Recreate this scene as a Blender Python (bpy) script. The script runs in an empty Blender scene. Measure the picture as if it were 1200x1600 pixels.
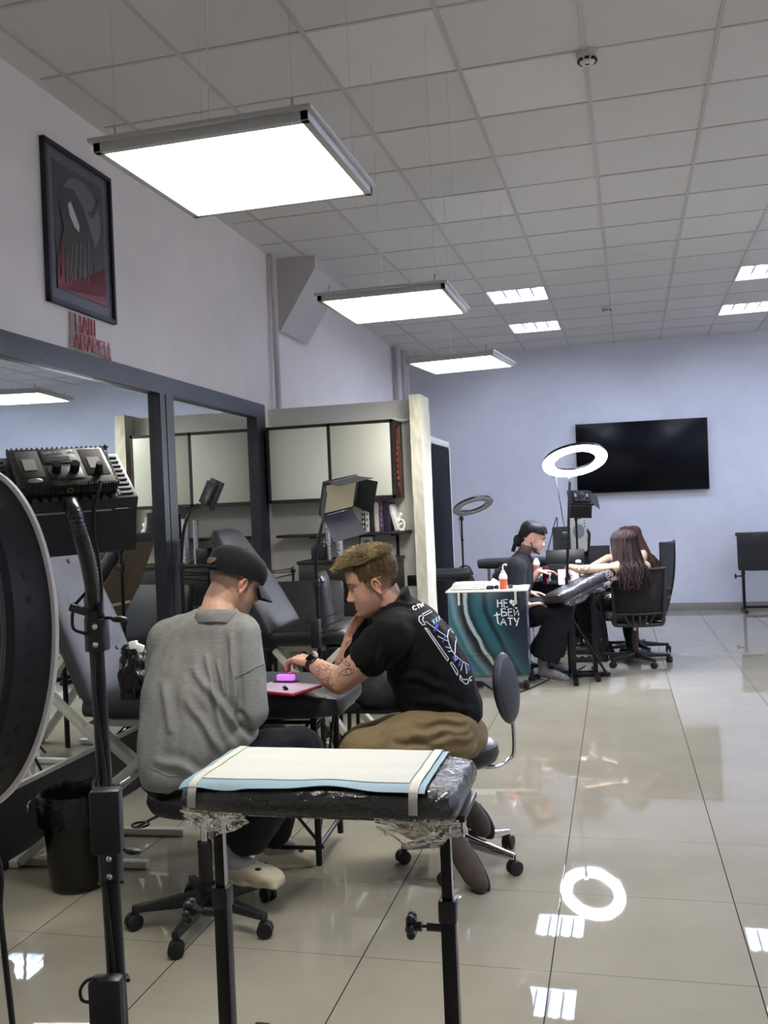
import bpy, bmesh, math, random
from mathutils import Vector as V, Matrix, Euler, noise
from mathutils.bvhtree import BVHTree
random.seed(7)
SC = bpy.context.scene
COL = SC.collection
PI = math.pi
R_ = math.radians

# ------------------------------------------------------------------ camera
H = 1.48
PIT, YAW, ROL, FPX = -0.0013, -0.2565, -0.0425, 1466.2
def cam_axes():
    cp, sp, cy, sy = math.cos(PIT), math.sin(PIT), math.cos(YAW), math.sin(YAW)
    F = V((sy*cp, cy*cp, sp)); r = V((cy, -sy, 0)); u = r.cross(F)
    c, s = math.cos(ROL), math.sin(ROL)
    return r*c + u*s, u*c - r*s, F
CR, CU, CF = cam_axes()
CP = V((0, 0, H))
cam = bpy.data.cameras.new('camera'); camo = bpy.data.objects.new('camera', cam); COL.objects.link(camo)
cam.sensor_fit = 'VERTICAL'; cam.sensor_height = 36; cam.sensor_width = 27; cam.lens = FPX/1600*36
cam.clip_start = 0.05; cam.clip_end = 100
camo.matrix_world = Matrix(((CR.x, CU.x, -CF.x, 0), (CR.y, CU.y, -CF.y, 0), (CR.z, CU.z, -CF.z, H), (0, 0, 0, 1)))
SC.camera = camo
def ray(x, y): return CF + CR*((x-600)/FPX) - CU*((y-800)/FPX)
def at(x, y, d): return CP + ray(x, y)*d                     # metres ahead of the lens
def onz(x, y, z): r = ray(x, y); return CP + r*((z-H)/r.z)    # on a level plane
def ony(x, y, Y): r = ray(x, y); return CP + r*(Y/r.y)
def wallx(Y): return -2.58 - 0.03*Y                           # left wall runs slightly out of square
def onwall(x, y, off=0.0): r = ray(x, y); return CP + r*((-2.58+off)/(r.x+0.03*r.y))
HR = V((math.cos(YAW), -math.sin(YAW), 0)); HF = V((math.sin(YAW), math.cos(YAW), 0)); UP = V((0, 0, 1))
def cdir(r, f, u): return (HR*r + HF*f + UP*u).normalized()   # right / away / up

# ------------------------------------------------------------------ materials
def lin(h):
    c = [int(h[i:i+2], 16)/255 for i in (0, 2, 4)]
    return tuple(x/12.92 if x <= .04045 else ((x+.055)/1.055)**2.4 for x in c) + (1,)
class NT:
    def __init__(s, m):
        m.use_nodes = True; s.m = m; s.t = m.node_tree; s.n = s.t.nodes; s.l = s.t.links
        s.p = s.n['Principled BSDF']; s.out = s.n['Material Output']
    def new(s, t, **k):
        n = s.n.new(t)
        for a, b in k.items(): setattr(n, a, b)
        return n
    def math(s, op, a, b=None, c=None):
        n = s.new('ShaderNodeMath', operation=op)
        for i, x in enumerate((a, b, c)):
            if x is None: continue
            if hasattr(x, 'is_output'): s.l.new(x, n.inputs[i])
            else: n.inputs[i].default_value = x
        return n.outputs[0]
    def mix(s, f, a, b, bl='MIX'):
        n = s.new('ShaderNodeMix', data_type='RGBA', blend_type=bl)
        for i, x in ((0, f), (6, a), (7, b)):
            if hasattr(x, 'is_output'): s.l.new(x, n.inputs[i])
            else: n.inputs[i].default_value = x
        return n.outputs[2]
    def ramp(s, f, stops):
        n = s.new('ShaderNodeValToRGB'); e = n.color_ramp.elements
        while len(e) < len(stops): e.new(0.5)
        for q, (p, c) in zip(e, stops): q.position = p; q.color = c
        s.l.new(f, n.inputs[0]); return n.outputs[0]
    def noise(s, scale, detail=3, vec=None, rough=.5):
        n = s.new('ShaderNodeTexNoise'); n.inputs['Scale'].default_value = scale; n.inputs['Detail'].default_value = detail
        n.inputs['Roughness'].default_value = rough
        if vec is not None: s.l.new(vec, n.inputs['Vector'])
        return n.outputs['Fac']
    def obj(s): return s.new('ShaderNodeTexCoord').outputs['Object']
    def bump(s, h, st, dist=.01):
        n = s.new('ShaderNodeBump'); n.inputs['Strength'].default_value = st; n.inputs['Distance'].default_value = dist
        s.l.new(h, n.inputs['Height']); s.l.new(n.outputs[0], s.p.inputs['Normal'])
MATS = {}
def mat(name, col, rough=.5, metal=0, spec=.5, coat=0, trans=0, var=0, vscale=8, bump=0, bscale=60, sss=0, alpha=1, emit=0, ecol=None, sheen=0):
    if name in MATS: return MATS[name]
    m = bpy.data.materials.new(name); t = NT(m); p = t.p
    c = lin(col) if isinstance(col, str) else col
    p.inputs['Base Color'].default_value = c; p.inputs['Roughness'].default_value = rough
    p.inputs['Metallic'].default_value = metal; p.inputs['Specular IOR Level'].default_value = spec
    p.inputs['Coat Weight'].default_value = coat; p.inputs['Coat Roughness'].default_value = .08
    p.inputs['Transmission Weight'].default_value = trans; p.inputs['Alpha'].default_value = alpha
    if sheen: p.inputs['Sheen Weight'].default_value = sheen
    if sss:
        p.inputs['Subsurface Weight'].default_value = sss; p.inputs['Subsurface Radius'].default_value = (.012, .005, .003)
    if emit:
        p.inputs['Emission Color'].default_value = lin(ecol or col); p.inputs['Emission Strength'].default_value = emit
    if var:
        f = t.noise(vscale, 4, t.obj()); d = tuple(x*(1-var) for x in c[:3])+(1,); b = tuple(min(1, x*(1+var)) for x in c[:3])+(1,)
        t.l.new(t.ramp(f, [(.3, d), (.7, b)]), p.inputs['Base Color'])
    if bump: t.bump(t.noise(bscale, 3, t.obj()), bump)
    MATS[name] = m; return m

BLK = mat('black_metal', '0e0f12', .35, .3, .5)
BLKP = mat('black_plastic', '131417', .42, 0, .5, bump=.05, bscale=300)
BLKM = mat('black_matte', '0b0c0f', .7)
LEA = mat("black_leatherette", "131418", .42, 0, .5, bump=.12, bscale=160)
LEAG = mat('grey_leatherette', '33353d', .48, 0, .5, bump=.1, bscale=160)
CHR = mat('chrome', 'd8d8da', .08, 1)
STL = mat('brushed_steel', 'a9abad', .3, 1)
WHT = mat('white_enamel', 'd6d6cf', .4, var=.05)
WPL = mat('white_plastic', 'e4e4de', .4)
NAVY = mat('blue_black_frame', '141823', .45, bump=.04, bscale=200)
RUB = mat('rubber', '0d0d0e', .6)
CLEAR = mat('clear_plastic', 'ffffff', .05, trans=1)
PAPER = mat('white_paper', 'ecebe4', .8)
CORD = mat('black_cord', '0a0a0b', .5)
REDM = mat('red_plastic', '8f1220', .4)

# ------------------------------------------------------------------ meshes
def rot(x=0, y=0, z=0): return Euler((R_(x), R_(y), R_(z))).to_matrix().to_4x4()
def frame(o, ex, ey, ez): return Matrix(((ex.x, ey.x, ez.x, o.x), (ex.y, ey.y, ez.y, o.y), (ex.z, ey.z, ez.z, o.z), (0, 0, 0, 1)))
def basis(o, ex, yhint):
    ex = V(ex).normalized(); ez = ex.cross(V(yhint)).normalized(); ey = ez.cross(ex)
    return frame(V(o), ex, ey, ez)
def zalign(o, z, hint=V((0, 0, 1))):
    z = V(z).normalized()
    if abs(z.dot(hint)) > .95: hint = V((1, 0, 0))
    x = hint.cross(z).normalized(); return frame(V(o), x, z.cross(x), z)
class MB:
    def __init__(s): s.bm = bmesh.new()
    def raw(s, vs, fs, M=None):
        q = [s.bm.verts.new(M @ V(v) if M is not None else V(v)) for v in vs]
        for f in fs:
            try: s.bm.faces.new([q[i] for i in f])
            except ValueError: pass
        return s
    def take(s, b, M=None):
        b.verts.index_update()
        s.raw([v.co.copy() for v in b.verts], [[v.index for v in f.verts] for f in b.faces], M); b.free(); return s
    def box(s, c, size, M=None, bev=0, seg=2):
        b = bmesh.new(); bmesh.ops.create_cube(b, size=1)
        for v in b.verts: v.co = V((v.co.x*size[0], v.co.y*size[1], v.co.z*size[2]))
        if bev: bmesh.ops.bevel(b, geom=b.edges[:], offset=min(bev, min(size)*.49), segments=seg, profile=.5, affect='EDGES')
        T = Matrix.Translation(V(c)); return s.take(b, T @ M if False else (M @ T if M is not None else T))
    def tube(s, pts, r, n=10, closed=False, cap=True, flat=1):
        pts = [V(p) for p in pts]; k = len(pts); rs = r if isinstance(r, (list, tuple)) else [r]*k
        ts = []
        for i in range(k):
            a = pts[(i-1) % k] if (closed or i) else pts[i]; b = pts[(i+1) % k] if (closed or i < k-1) else pts[i]
            ts.append((b-a).normalized() if (b-a).length > 1e-9 else V((0, 0, 1)))
        x = ts[0].orthogonal().normalized(); vs = []
        for i in range(k):
            x = (x - ts[i]*x.dot(ts[i])).normalized(); y = ts[i].cross(x)
            for j in range(n):
                a = 2*PI*j/n; vs.append(pts[i] + (x*math.cos(a) + y*math.sin(a)*flat)*rs[i])
        fs = []
        for i in range(k if closed else k-1):
            for j in range(n):
                a, b = i*n+j, i*n+(j+1) % n; i2 = ((i+1) % k)*n
                fs.append((a, b, i2+(j+1) % n, i2+j))
        if cap and not closed: fs += [tuple(range(n-1, -1, -1)), tuple(range((k-1)*n, k*n))]
        return s.raw(vs, fs)
    def cyl(s, a, b, r, r2=None, n=20): return s.tube([a, b], [r, r if r2 is None else r2], n)
    def bar(s, a, b, w, h, hint=V((0, 0, 1)), bev=.002):
        a, b = V(a), V(b); M = zalign((a+b)/2, b-a, hint); return s.box((0, 0, 0), (w, h, (b-a).length), M, bev)
    def ell(s, c, rad, M=None, n=18, m=12):
        b = bmesh.new(); bmesh.ops.create_uvsphere(b, u_segments=n, v_segments=m, radius=1)
        for v in b.verts: v.co = V((v.co.x*rad[0], v.co.y*rad[1], v.co.z*rad[2]))
        T = Matrix.Translation(V(c)); return s.take(b, M @ T if M is not None else T)
    def lathe(s, prof, M=None, n=28):
        vs = []; fs = []; k = len(prof)
        for i in range(n):
            a = 2*PI*i/n
            for r, z in prof: vs.append((r*math.cos(a), r*math.sin(a), z))
        for i in range(n):
            for j in range(k-1):
                a = i*k+j; b = ((i+1) % n)*k+j; fs.append((a, b, b+1, a+1))
        s.raw(vs, fs, M); return s
    def ring(s, prof, M=None, n=64):          # closed profile swept round
        vs = []; fs = []; k = len(prof)
        for i in range(n):
            a = 2*PI*i/n
            for r, z in prof: vs.append((r*math.cos(a), r*math.sin(a), z))
        for i in range(n):
            for j in range(k):
                j2 = (j+1) % k; fs.append((i*k+j, ((i+1) % n)*k+j, ((i+1) % n)*k+j2, i*k+j2))
        return s.raw(vs, fs, M)
    def prism(s, poly, z0, z1, M=None, bev=0):
        b = bmesh.new(); lo = [b.verts.new((p[0], p[1], z0)) for p in poly]; hi = [b.verts.new((p[0], p[1], z1)) for p in poly]
        k = len(poly); b.faces.new(lo[::-1]); b.faces.new(hi)
        for i in range(k): b.faces.new((lo[i], lo[(i+1) % k], hi[(i+1) % k], hi[i]))
        bmesh.ops.recalc_face_normals(b, faces=b.faces[:])
        if bev: bmesh.ops.bevel(b, geom=b.edges[:], offset=bev, segments=2, affect='EDGES')
        return s.take(b, M)
    def sheet(s, fn, nu, nv, th=0):            # fn(u,v)->point ; optional thickness along normals
        P = [[V(fn(i/nu, j/nv)) for j in range(nv+1)] for i in range(nu+1)]
        vs = [p for r in P for p in r]; k = nv+1
        fs = [(i*k+j, (i+1)*k+j, (i+1)*k+j+1, i*k+j+1) for i in range(nu) for j in range(nv)]
        if th:
            N = []
            for i in range(nu+1):
                for j in range(nv+1):
                    du = P[min(i+1, nu)][j]-P[max(i-1, 0)][j]; dv = P[i][min(j+1, nv)]-P[i][max(j-1, 0)]
                    c = du.cross(dv); N.append(c.normalized() if c.length > 1e-12 else V((0, 0, 1)))
            o = len(vs); vs = vs + [v-n*th for v, n in zip(vs, N)]
            fs += [tuple(o+x for x in f[::-1]) for f in fs]
            for i in range(nu): fs += [(i*k, o+i*k, o+(i+1)*k, (i+1)*k), ((i+1)*k+nv, o+(i+1)*k+nv, o+i*k+nv, i*k+nv)]
            for j in range(nv): fs += [(j+1, o+j+1, o+j, j), (nu*k+j, o+nu*k+j, o+nu*k+j+1, nu*k+j+1)]
        return s.raw(vs, fs)
    def chain(s, pr, n=14):                     # joints (point, radius): tapered limb pieces
        for i, (p, r) in enumerate(pr):
            s.ell(p, (r, r, r), None, n, 8)
            if i: s.cyl(pr[i-1][0], p, pr[i-1][1], r, n)
        return s
    def build(s, name, m, parent=None, world=False, sharp=38, smooth=True):
        me = bpy.data.meshes.new(name); bmesh.ops.recalc_face_normals(s.bm, faces=s.bm.faces[:])
        if parent is not None and world: s.bm.transform(PM(parent).inverted())
        if smooth:
            for f in s.bm.faces: f.smooth = True
            for e in s.bm.edges:
                if len(e.link_faces) == 2 and e.calc_face_angle(0) > R_(sharp): e.smooth = False
        s.bm.to_mesh(me); s.bm.free()
        me.materials.append(m)
        return link(name, me, parent)
def link(name, me, parent=None):
    o = bpy.data.objects.new(name, me); COL.objects.link(o)
    if parent is not None: o.parent = parent
    return o
def PM(o):
    M = o.matrix_basis.copy()
    return PM(o.parent) @ M if o.parent else M
def tag(o, label, cat, group=None):
    o['label'] = label; o['category'] = cat
    if group: o['group'] = group
    return o
def thing(name, label, cat, loc=(0, 0, 0), rz=0, group=None):
    o = bpy.data.objects.new(name, None); COL.objects.link(o); o.empty_display_size = .1
    o.location = V(loc); o.rotation_euler = (0, 0, rz); return tag(o, label, cat, group)
def struct(o): o['kind'] = 'structure'; return o
def copy_tree(o, parent=None):
    c = o.copy(); COL.objects.link(c); c.parent = parent
    for ch in [x for x in o.children]: copy_tree(ch, c)
    return c
def loft(mb, secs, n=32, sub=5, e=2.3):
    """smooth trunk through oval sections (centre, side axis, front axis, half width, half depth)"""
    k = len(secs); C = spline([s[0] for s in secs], sub); X = spline([s[1] for s in secs], sub); Y = spline([s[2] for s in secs], sub)
    Rr = spline([V((s[3], s[4], 0)) for s in secs], sub); m = len(C); vs = []; fs = []
    for i in range(m):
        for j in range(n):
            a = 2*PI*j/n; c, s_ = math.cos(a), math.sin(a)
            vs.append(C[i]+X[i].normalized()*(abs(c)**(2/e)*(1 if c > 0 else -1)*max(.004, Rr[i].x)) + Y[i].normalized()*(abs(s_)**(2/e)*(1 if s_ > 0 else -1)*max(.004, Rr[i].y)))
    for i in range(m-1):
        for j in range(n): fs.append((i*n+j, i*n+(j+1) % n, (i+1)*n+(j+1) % n, (i+1)*n+j))
    fs += [tuple(range(n-1, -1, -1)), tuple(range((m-1)*n, m*n))]
    return mb.raw(vs, fs)
def lerp(a, b, t): return a + (b-a)*t
def spline(pts, k=6):
    pts = [V(p) for p in pts]; out = []
    for i in range(len(pts)-1):
        p0 = pts[max(i-1, 0)]; p1 = pts[i]; p2 = pts[i+1]; p3 = pts[min(i+2, len(pts)-1)]
        for j in range(k):
            t = j/k; out.append(.5*((2*p1)+(p2-p0)*t+(2*p0-5*p1+4*p2-p3)*t*t+(3*p1-p0-3*p2+p3)*t**3))
    return out + [pts[-1]]
def fuse(name, mb, vox, m, parent, smooth=5, disp=None, tint=None, world=True, fac=.5):
    """joins overlapping closed pieces into one continuous skin"""
    me = bpy.data.meshes.new('t'); bmesh.ops.recalc_face_normals(mb.bm, faces=mb.bm.faces[:]); mb.bm.to_mesh(me); mb.bm.free()
    o = bpy.data.objects.new('t', me); COL.objects.link(o)
    r = o.modifiers.new('r', 'REMESH'); r.mode = 'VOXEL'; r.voxel_size = vox; r.adaptivity = 0
    q = o.modifiers.new('s', 'SMOOTH'); q.factor = fac; q.iterations = smooth
    dg = bpy.context.evaluated_depsgraph_get(); dg.update()
    me2 = bpy.data.meshes.new_from_object(o.evaluated_get(dg)); bpy.data.objects.remove(o); bpy.data.meshes.remove(me)
    if disp:
        ns = [n.vector.copy() for n in me2.vertex_normals]
        for v, n in zip(me2.vertices, ns): v.co = disp(v.co.copy(), n)
        me2.update()
    if tint:
        a = me2.color_attributes.new('tint', 'FLOAT_COLOR', 'POINT')
        ns = [n.vector for n in me2.vertex_normals]
        for i, v in enumerate(me2.vertices): a.data[i].color = tint(v.co, ns[i])
    if parent is not None and world: me2.transform(PM(parent).inverted())
    me2.shade_smooth(); me2.name = name; me2.materials.clear(); me2.materials.append(m)
    return link(name, me2, parent)
def bvh_of(o):
    M = PM(o); me = o.data
    return BVHTree.FromPolygons([M @ v.co for v in me.vertices], [tuple(p.vertices) for p in me.polygons])
# ------------------------------------------------------------------ room shell
ZC = 3.62
CX0, CY0 = -3.1193, 3.3655 - 0.6*12      # ceiling grid origin (0.6 m cells)
YB, YE, XR = -3.0, 13.1, 4.6
def wall_mat(name, col, var=.03):
    m = bpy.data.materials.new(name); t = NT(m)
    o = t.obj(); c = lin(col)
    f = t.noise(1.3, 5, o); g = t.noise(7, 4, o)
    f = t.math('ADD', t.math('MULTIPLY', f, .7), t.math('MULTIPLY', g, .3))
    d = tuple(x*(1-var*2) for x in c[:3])+(1,); b = tuple(x*(1+var) for x in c[:3])+(1,)
    t.l.new(t.ramp(f, [(.35, d), (.65, b)]), t.p.inputs['Base Color']); t.p.inputs['Roughness'].default_value = .75
    t.bump(t.noise(90, 4, o), .06); return m
W_LEFT = wall_mat('painted_plaster', 'ece5e0'); W_END = wall_mat('lavender_plaster', 'd9dbe2', .035); W_PART = wall_mat('partition_paint', 'd3d3cc')

# floor: big glossy porcelain tiles, grout lines follow the tile grid, which is turned a little against the ceiling grid
fm = bpy.data.materials.new('porcelain_tile'); t = NT(fm); o = t.obj()
mp = t.new('ShaderNodeMapping'); t.l.new(o, mp.inputs[0])
TH = .0145; FA, FB, FX, FY = .5253*1.179, .5176*1.179, -.7451*1.179, 3.0589*1.179
mp.vector_type = 'POINT'; mp.inputs['Rotation'].default_value = (0, 0, -TH)
sx = t.new('ShaderNodeSeparateXYZ'); t.l.new(mp.outputs[0], sx.inputs[0])
u = t.math('DIVIDE', t.math('SUBTRACT', sx.outputs[0], FX), FA); v = t.math('DIVIDE', t.math('SUBTRACT', sx.outputs[1], FY), FB)
du = t.math('MULTIPLY', t.math('ABSOLUTE', t.math('SUBTRACT', t.math('FRACT', t.math('ADD', u, .5)), .5)), FA)
dv = t.math('MULTIPLY', t.math('ABSOLUTE', t.math('SUBTRACT', t.math('FRACT', t.math('ADD', v, .5)), .5)), FB)
gl = t.math('MAXIMUM', t.math('LESS_THAN', du, .0022), t.math('MULTIPLY', t.math('LESS_THAN', dv, .0019), .8))
cv = t.new('ShaderNodeCombineXYZ'); t.l.new(t.math('FLOOR', u), cv.inputs[0]); t.l.new(t.math('FLOOR', v), cv.inputs[1])
wn = t.new('ShaderNodeTexWhiteNoise', noise_dimensions='2D'); t.l.new(cv.outputs[0], wn.inputs[0])
cloud = t.noise(2.2, 5, o, .6)
base = t.ramp(cloud, [(.3, lin('8f8978')), (.7, lin('9b9584'))])
base = t.mix(t.math('MULTIPLY', wn.outputs[0], .10), base, lin('9a9585'))
vor = t.new('ShaderNodeTexVoronoi'); vor.inputs['Scale'].default_value = 2.0; t.l.new(o, vor.inputs[0])
speck = t.math('LESS_THAN', vor.outputs['Distance'], .018)
base = t.mix(t.math('MULTIPLY', speck, .65), base, lin('4a4238'))
t.l.new(t.mix(gl, base, lin('2b2823')), t.p.inputs['Base Color'])
rg = t.math('ADD', t.math('MULTIPLY', t.noise(14, 4, o), .025), .006)
t.l.new(t.math('ADD', rg, t.math('MULTIPLY', gl, .5)), t.p.inputs['Roughness'])
t.l.new(t.math('SUBTRACT', .62, t.math('MULTIPLY', gl, .6)), t.p.inputs['Specular IOR Level']); t.p.inputs['IOR'].default_value = 1.52
bpn = t.math('ADD', t.math('MULTIPLY', t.noise(1.1, 2, o), .25), t.math('MULTIPLY', gl, -.4)); t.bump(bpn, .035, .01)
struct(MB().box((.6, 5, -.05), (9, 17, .1)).build('floor', fm))

# ceiling: mineral-fibre tiles, one quad per cell, open where a troffer sits
TROF = {(i, j) for i in (3, 7, 11) for j in (22, 25)} | {(11, 19), (11, 16), (7, 13), (11, 13), (11, 7), (11, 10), (7, 16)}  # cells out of view on the right are added for fill light
cm = bpy.data.materials.new('mineral_fibre_tile'); t = NT(cm); o = t.obj()
at_ = t.new('ShaderNodeAttribute', attribute_name='tile'); f = t.noise(120, 4, o, .7)
base = t.mix(at_.outputs['Fac'], lin('d6d3ce'), lin('e6e3de')); base = t.mix(t.math('MULTIPLY', f, .22), base, lin('b0ada8'))
t.l.new(base, t.p.inputs['Base Color']); t.p.inputs['Roughness'].default_value = .9; t.p.inputs['Specular IOR Level'].default_value = .2
t.bump(f, .25, .004)
mb = MB(); tones = []; rr = random.Random(3)
bright = {(3, 13), (3, 17), (4, 14)}
for i in range(-1, 14):
    for j in range(0, 30):
        if (i, j) in TROF: continue
        x0, y0 = CX0+.6*i, CY0+.6*j
        if x0 > XR or y0 > YE: continue
        s = rr.uniform(-.0012, .0012)
        mb.raw([(x0, y0, ZC+s), (x0+.6, y0, ZC+s), (x0+.6, y0+.6, ZC-s), (x0, y0+.6, ZC-s)], [(0, 1, 2, 3)])
        tones.append(1.0 if (i, j) in bright else rr.uniform(0, .45))
mb.box((.7, 5, ZC+.3), (10, 17, .05))
ce = struct(mb.build('ceiling', cm, smooth=False))
a = ce.data.attributes.new('tile', 'FLOAT', 'FACE')
for k in range(len(ce.data.polygons)): a.data[k].value = tones[k] if k < len(tones) else 0
TB = mat('grid_rail_white', 'bcb9b4', .5)
mb = MB()
for i in range(1, 14):
    x = CX0+.6*i; mb.box((x, (YB+YE)/2, ZC-.003), (.021, YE-YB, .008))
for j in range(1, 28):
    y = CY0+.6*j
    if YB < y < YE: mb.box(((XR+wallx(y))/2+.02, y, ZC-.0015), (XR-wallx(y)-.06, .017, .005))
struct(mb.build('trim_1', TB, smooth=False))

# walls
def wall_prism(name, poly, z0, z1, m): return struct(MB().prism(poly, z0, z1).build(name, m, smooth=False))
wall_prism('wall_left', [(wallx(YB), YB), (wallx(YE), YE), (wallx(YE)-.15, YE), (wallx(YB)-.15, YB)], 0, 3.9, W_LEFT)
wall_prism('wall_end', [(-3.3, YE), (XR+.15, YE), (XR+.15, YE+.15), (-3.3, YE+.15)], 0, 3.9, W_END)
wall_prism('wall_right', [(XR, YB), (XR+.15, YB), (XR+.15, YE), (XR, YE)], 0, 3.9, W_END)
wall_prism('wall_back', [(-2.8, YB-.15), (XR+.15, YB-.15), (XR+.15, YB), (-2.8, YB)], 0, 3.9, W_LEFT)
BASEB = mat('skirting_tile', '8f8c86', .25)
struct(MB().box(((XR-2.1)/2, YE-.008, .043), (XR+2.1, .016, .086), None, .002).build('baseboard_end', BASEB))
struct(MB().box((XR-.008, (YB+YE)/2, .043), (.016, YE-YB-.1, .086), None, .002).build('baseboard_right', BASEB))
# cross partition with its rough plastered end post
YP = 7.1
wall_prism('wall_partition', [(wallx(YP)+.0, YP), (-1.56, YP), (-1.56, YP+.12), (wallx(YP)+.0, YP+.12)], 0, 2.335, W_PART)
pm = wall_mat('rough_plaster', 'c4c2b2', .06)
mb = MB(); n = 40
for k in range(n):                                    # uneven shaft, built in courses
    pass
def post(u, v):
    z = v*2.35; a = u*4; s = int(a) % 4; f = a-int(a)
    cs = [(-1.585, 6.93), (-1.5, 6.93), (-1.5, 7.25), (-1.585, 7.25), (-1.585, 6.93)]
    p = V((lerp(cs[s][0], cs[s+1][0], f), lerp(cs[s][1], cs[s+1][1], f), z)) if u < 1 else V((cs[0][0], cs[0][1], z))
    c = V((-1.542, 7.09, z)); d = (p-c); d.z = 0
    k = noise.noise(V((p.x*9, p.y*9, z*4.5)))*.010 + noise.noise(V((p.x*30, p.y*30, z*14)))*.004
    bulge = .012*math.exp(-((z-2.02)/.05)**2) + .008*math.exp(-((z-2.2)/.04)**2)
    return p + d.normalized()*(k+bulge*(noise.noise(V((p.x*20, p.y*20, 3)))+.6))
mb.sheet(post, 48, 110); mb.box((-1.542, 7.09, 2.343), (.09, .31, .016), None, .006)
struct(mb.build('trim_2', pm, sharp=60))
# soffit: boxed brace at the wall top behind the pipe
xs = wallx(7.4)
struct(MB().prism([(xs, ZC), (xs, ZC-.56), (xs+.03, ZC-.60), (xs+.36, ZC-.10), (xs+.36, ZC)], -8.10, -7.40,
      Matrix(((1, 0, 0, 0), (0, 0, -1, 0), (0, 1, 0, 0), (0, 0, 0, 1)))).build('trim_3', wall_mat('soffit_paint', 'c9c5c3'), smooth=False))
# heating pipes up the left wall
PIPE = mat('painted_pipe', 'c2bfbd', .35)
pp = onwall(431, 520, .05)
struct(MB().cyl((pp.x, pp.y, 2.2), (pp.x, pp.y, ZC), .026).cyl((pp.x, pp.y+.0, 3.3), (pp.x, pp.y, 3.33), .03).build('trim_4', PIPE))
for k, (px, dx) in enumerate(((622, .07), (632, .08))):
    q = onwall(px, 590, dx); struct(MB().cyl((q.x, q.y, 0), (q.x, q.y, ZC), .05).build('trim_%d' % (5+k), PIPE))
# low return wall beyond the partition and its dark door with white casing
XD = -2.1
wall_prism('wall_return', [(XD-.1, 7.22), (XD, 7.22), (XD, 9.9), (XD-.1, 9.9)], 0, 2.24, W_PART)
d = thing('door_1', 'dark door in a white casing behind the plastered post', 'door', (XD, 9.9, 0)); struct(d)
mb = MB(); mb.box((-.03, .03, 1.13), (.12, .06, 2.26), None, .004).box((-.03, 1.22, 1.13), (.12, .05, 2.26), None, .004).box((-.03, .62, 2.235), (.12, 1.24, .07), None, .004)
mb.build('casing', WPL, d); MB().box((-.0, .625, 1.09), (.06, 1.13, 2.19), None, .003).build('leaf', mat('dark_door', '07080c', .7, spec=.15), d)
# ------------------------------------------------------------------ lamps
E_PAN = mat('panel_glow', 'fbfaf2', .4, emit=12, ecol='fffaf2')
E_TUBE = mat('tube_glow', 'e8eeff', .4, emit=33, ecol='e0e8ff')
E_RING = mat('ring_glow', 'ffffff', .4, emit=60, ecol='eaefff')
ALU = mat('white_aluminium', 'b9b9b6', .4)
WIRE = mat('steel_wire', 'b4b4b2', .35, .6)
def pendant(label, cx, cy, rz, z=2.44, s=.59):
    p = thing('pendant_light_panel', label, 'ceiling light', (cx, cy, z), rz, 'square light panels hanging on wires')
    h = s/2
    f = MB()
    for a in range(4):
        M = rot(z=90*a); f.box((0, -h+.011, .012), (s, .022, .026), M, .002)
    f.box((0, 0, .029), (s+.022, s+.022, .012), None, .003); f.build('frame', ALU, p)
    MB().box((0, 0, .009), (s-.042, s-.042, .006)).build('diffuser', E_PAN, p)
    for sx in (-1, 1):
        for sy in (-1, 1):
            w = MB(); x, y = sx*(h-.05), sy*(h-.03)
            w.cyl((x, y, .036), (x, y, ZC-z), .0005, n=6); w.cyl((x, y, .036), (x, y, .06), .004, n=8); w.ell((x, y, .066), (.005, .005, .008), None, 8, 6)
            w.build('suspension_wire', WIRE, p)
    c = MB(); c.tube(spline([(-.02, -h*.55, .04), (-.03, -h*.5, .25), (-.05, -h*.3, .6), (-.05, -h*.3, ZC-z)], 5), .0028, 6); c.build('power_cord', WPL, p)
    return p
pendant('nearest and largest-looking hanging square light panel, before the framed picture', -1.013, 2.468, 0)
pendant('middle hanging square light panel, just right of the boxed wall brace', -1.035, 4.335, .0)
pendant('farthest and smallest-looking hanging square light panel, above the plastered post', -1.06, 6.28, -.12)
LOUV = mat('louvre_white', 'cfd4e2', .35)
def troffer(label, i, j):
    x, y = CX0+.6*(i+.5), CY0+.6*(j+.5)
    p = thing('recessed_ceiling_light', label, 'ceiling light', (x, y, ZC), 0, 'four-tube recessed lights')
    b = MB(); w = .58
    b.box((0, 0, .10), (w, w, .01))
    for a in range(4): b.box((0, -w/2+.006, .05), (w, .012, .1), rot(z=90*a))
    for k in range(5): b.prism([(-.012, .0), (.012, 0), (.002, .05), (-.002, .05)], -w/2+.01, w/2-.01, Matrix(((1, 0, 0, -.28+.14*k), (0, 0, 1, 0), (0, 1, 0, .03), (0, 0, 0, 1))))
    b.build('reflector', LOUV, p)
    for k in range(4): MB().cyl((-.21+.14*k, -.27, .055), (-.21+.14*k, .27, .055), .015, n=12).build('lamp_tube', E_TUBE, p)
    return p
TL = {(3, 22): 'recessed four-tube ceiling light left of centre, the nearer of its pair', (3, 25): 'recessed four-tube ceiling light left of centre, the one closer to the end wall',
      (7, 22): 'recessed four-tube ceiling light cut by the right frame edge, the upper one', (7, 25): 'recessed four-tube ceiling light at the right frame edge, the lower one nearer the end wall'}
for ij in sorted(TROF): troffer(TL.get(ij, 'recessed four-tube ceiling light added out of view to brighten the right half of the hall'), *ij)  # those without an entry in TL are unseen lamps added to brighten the room
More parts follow.
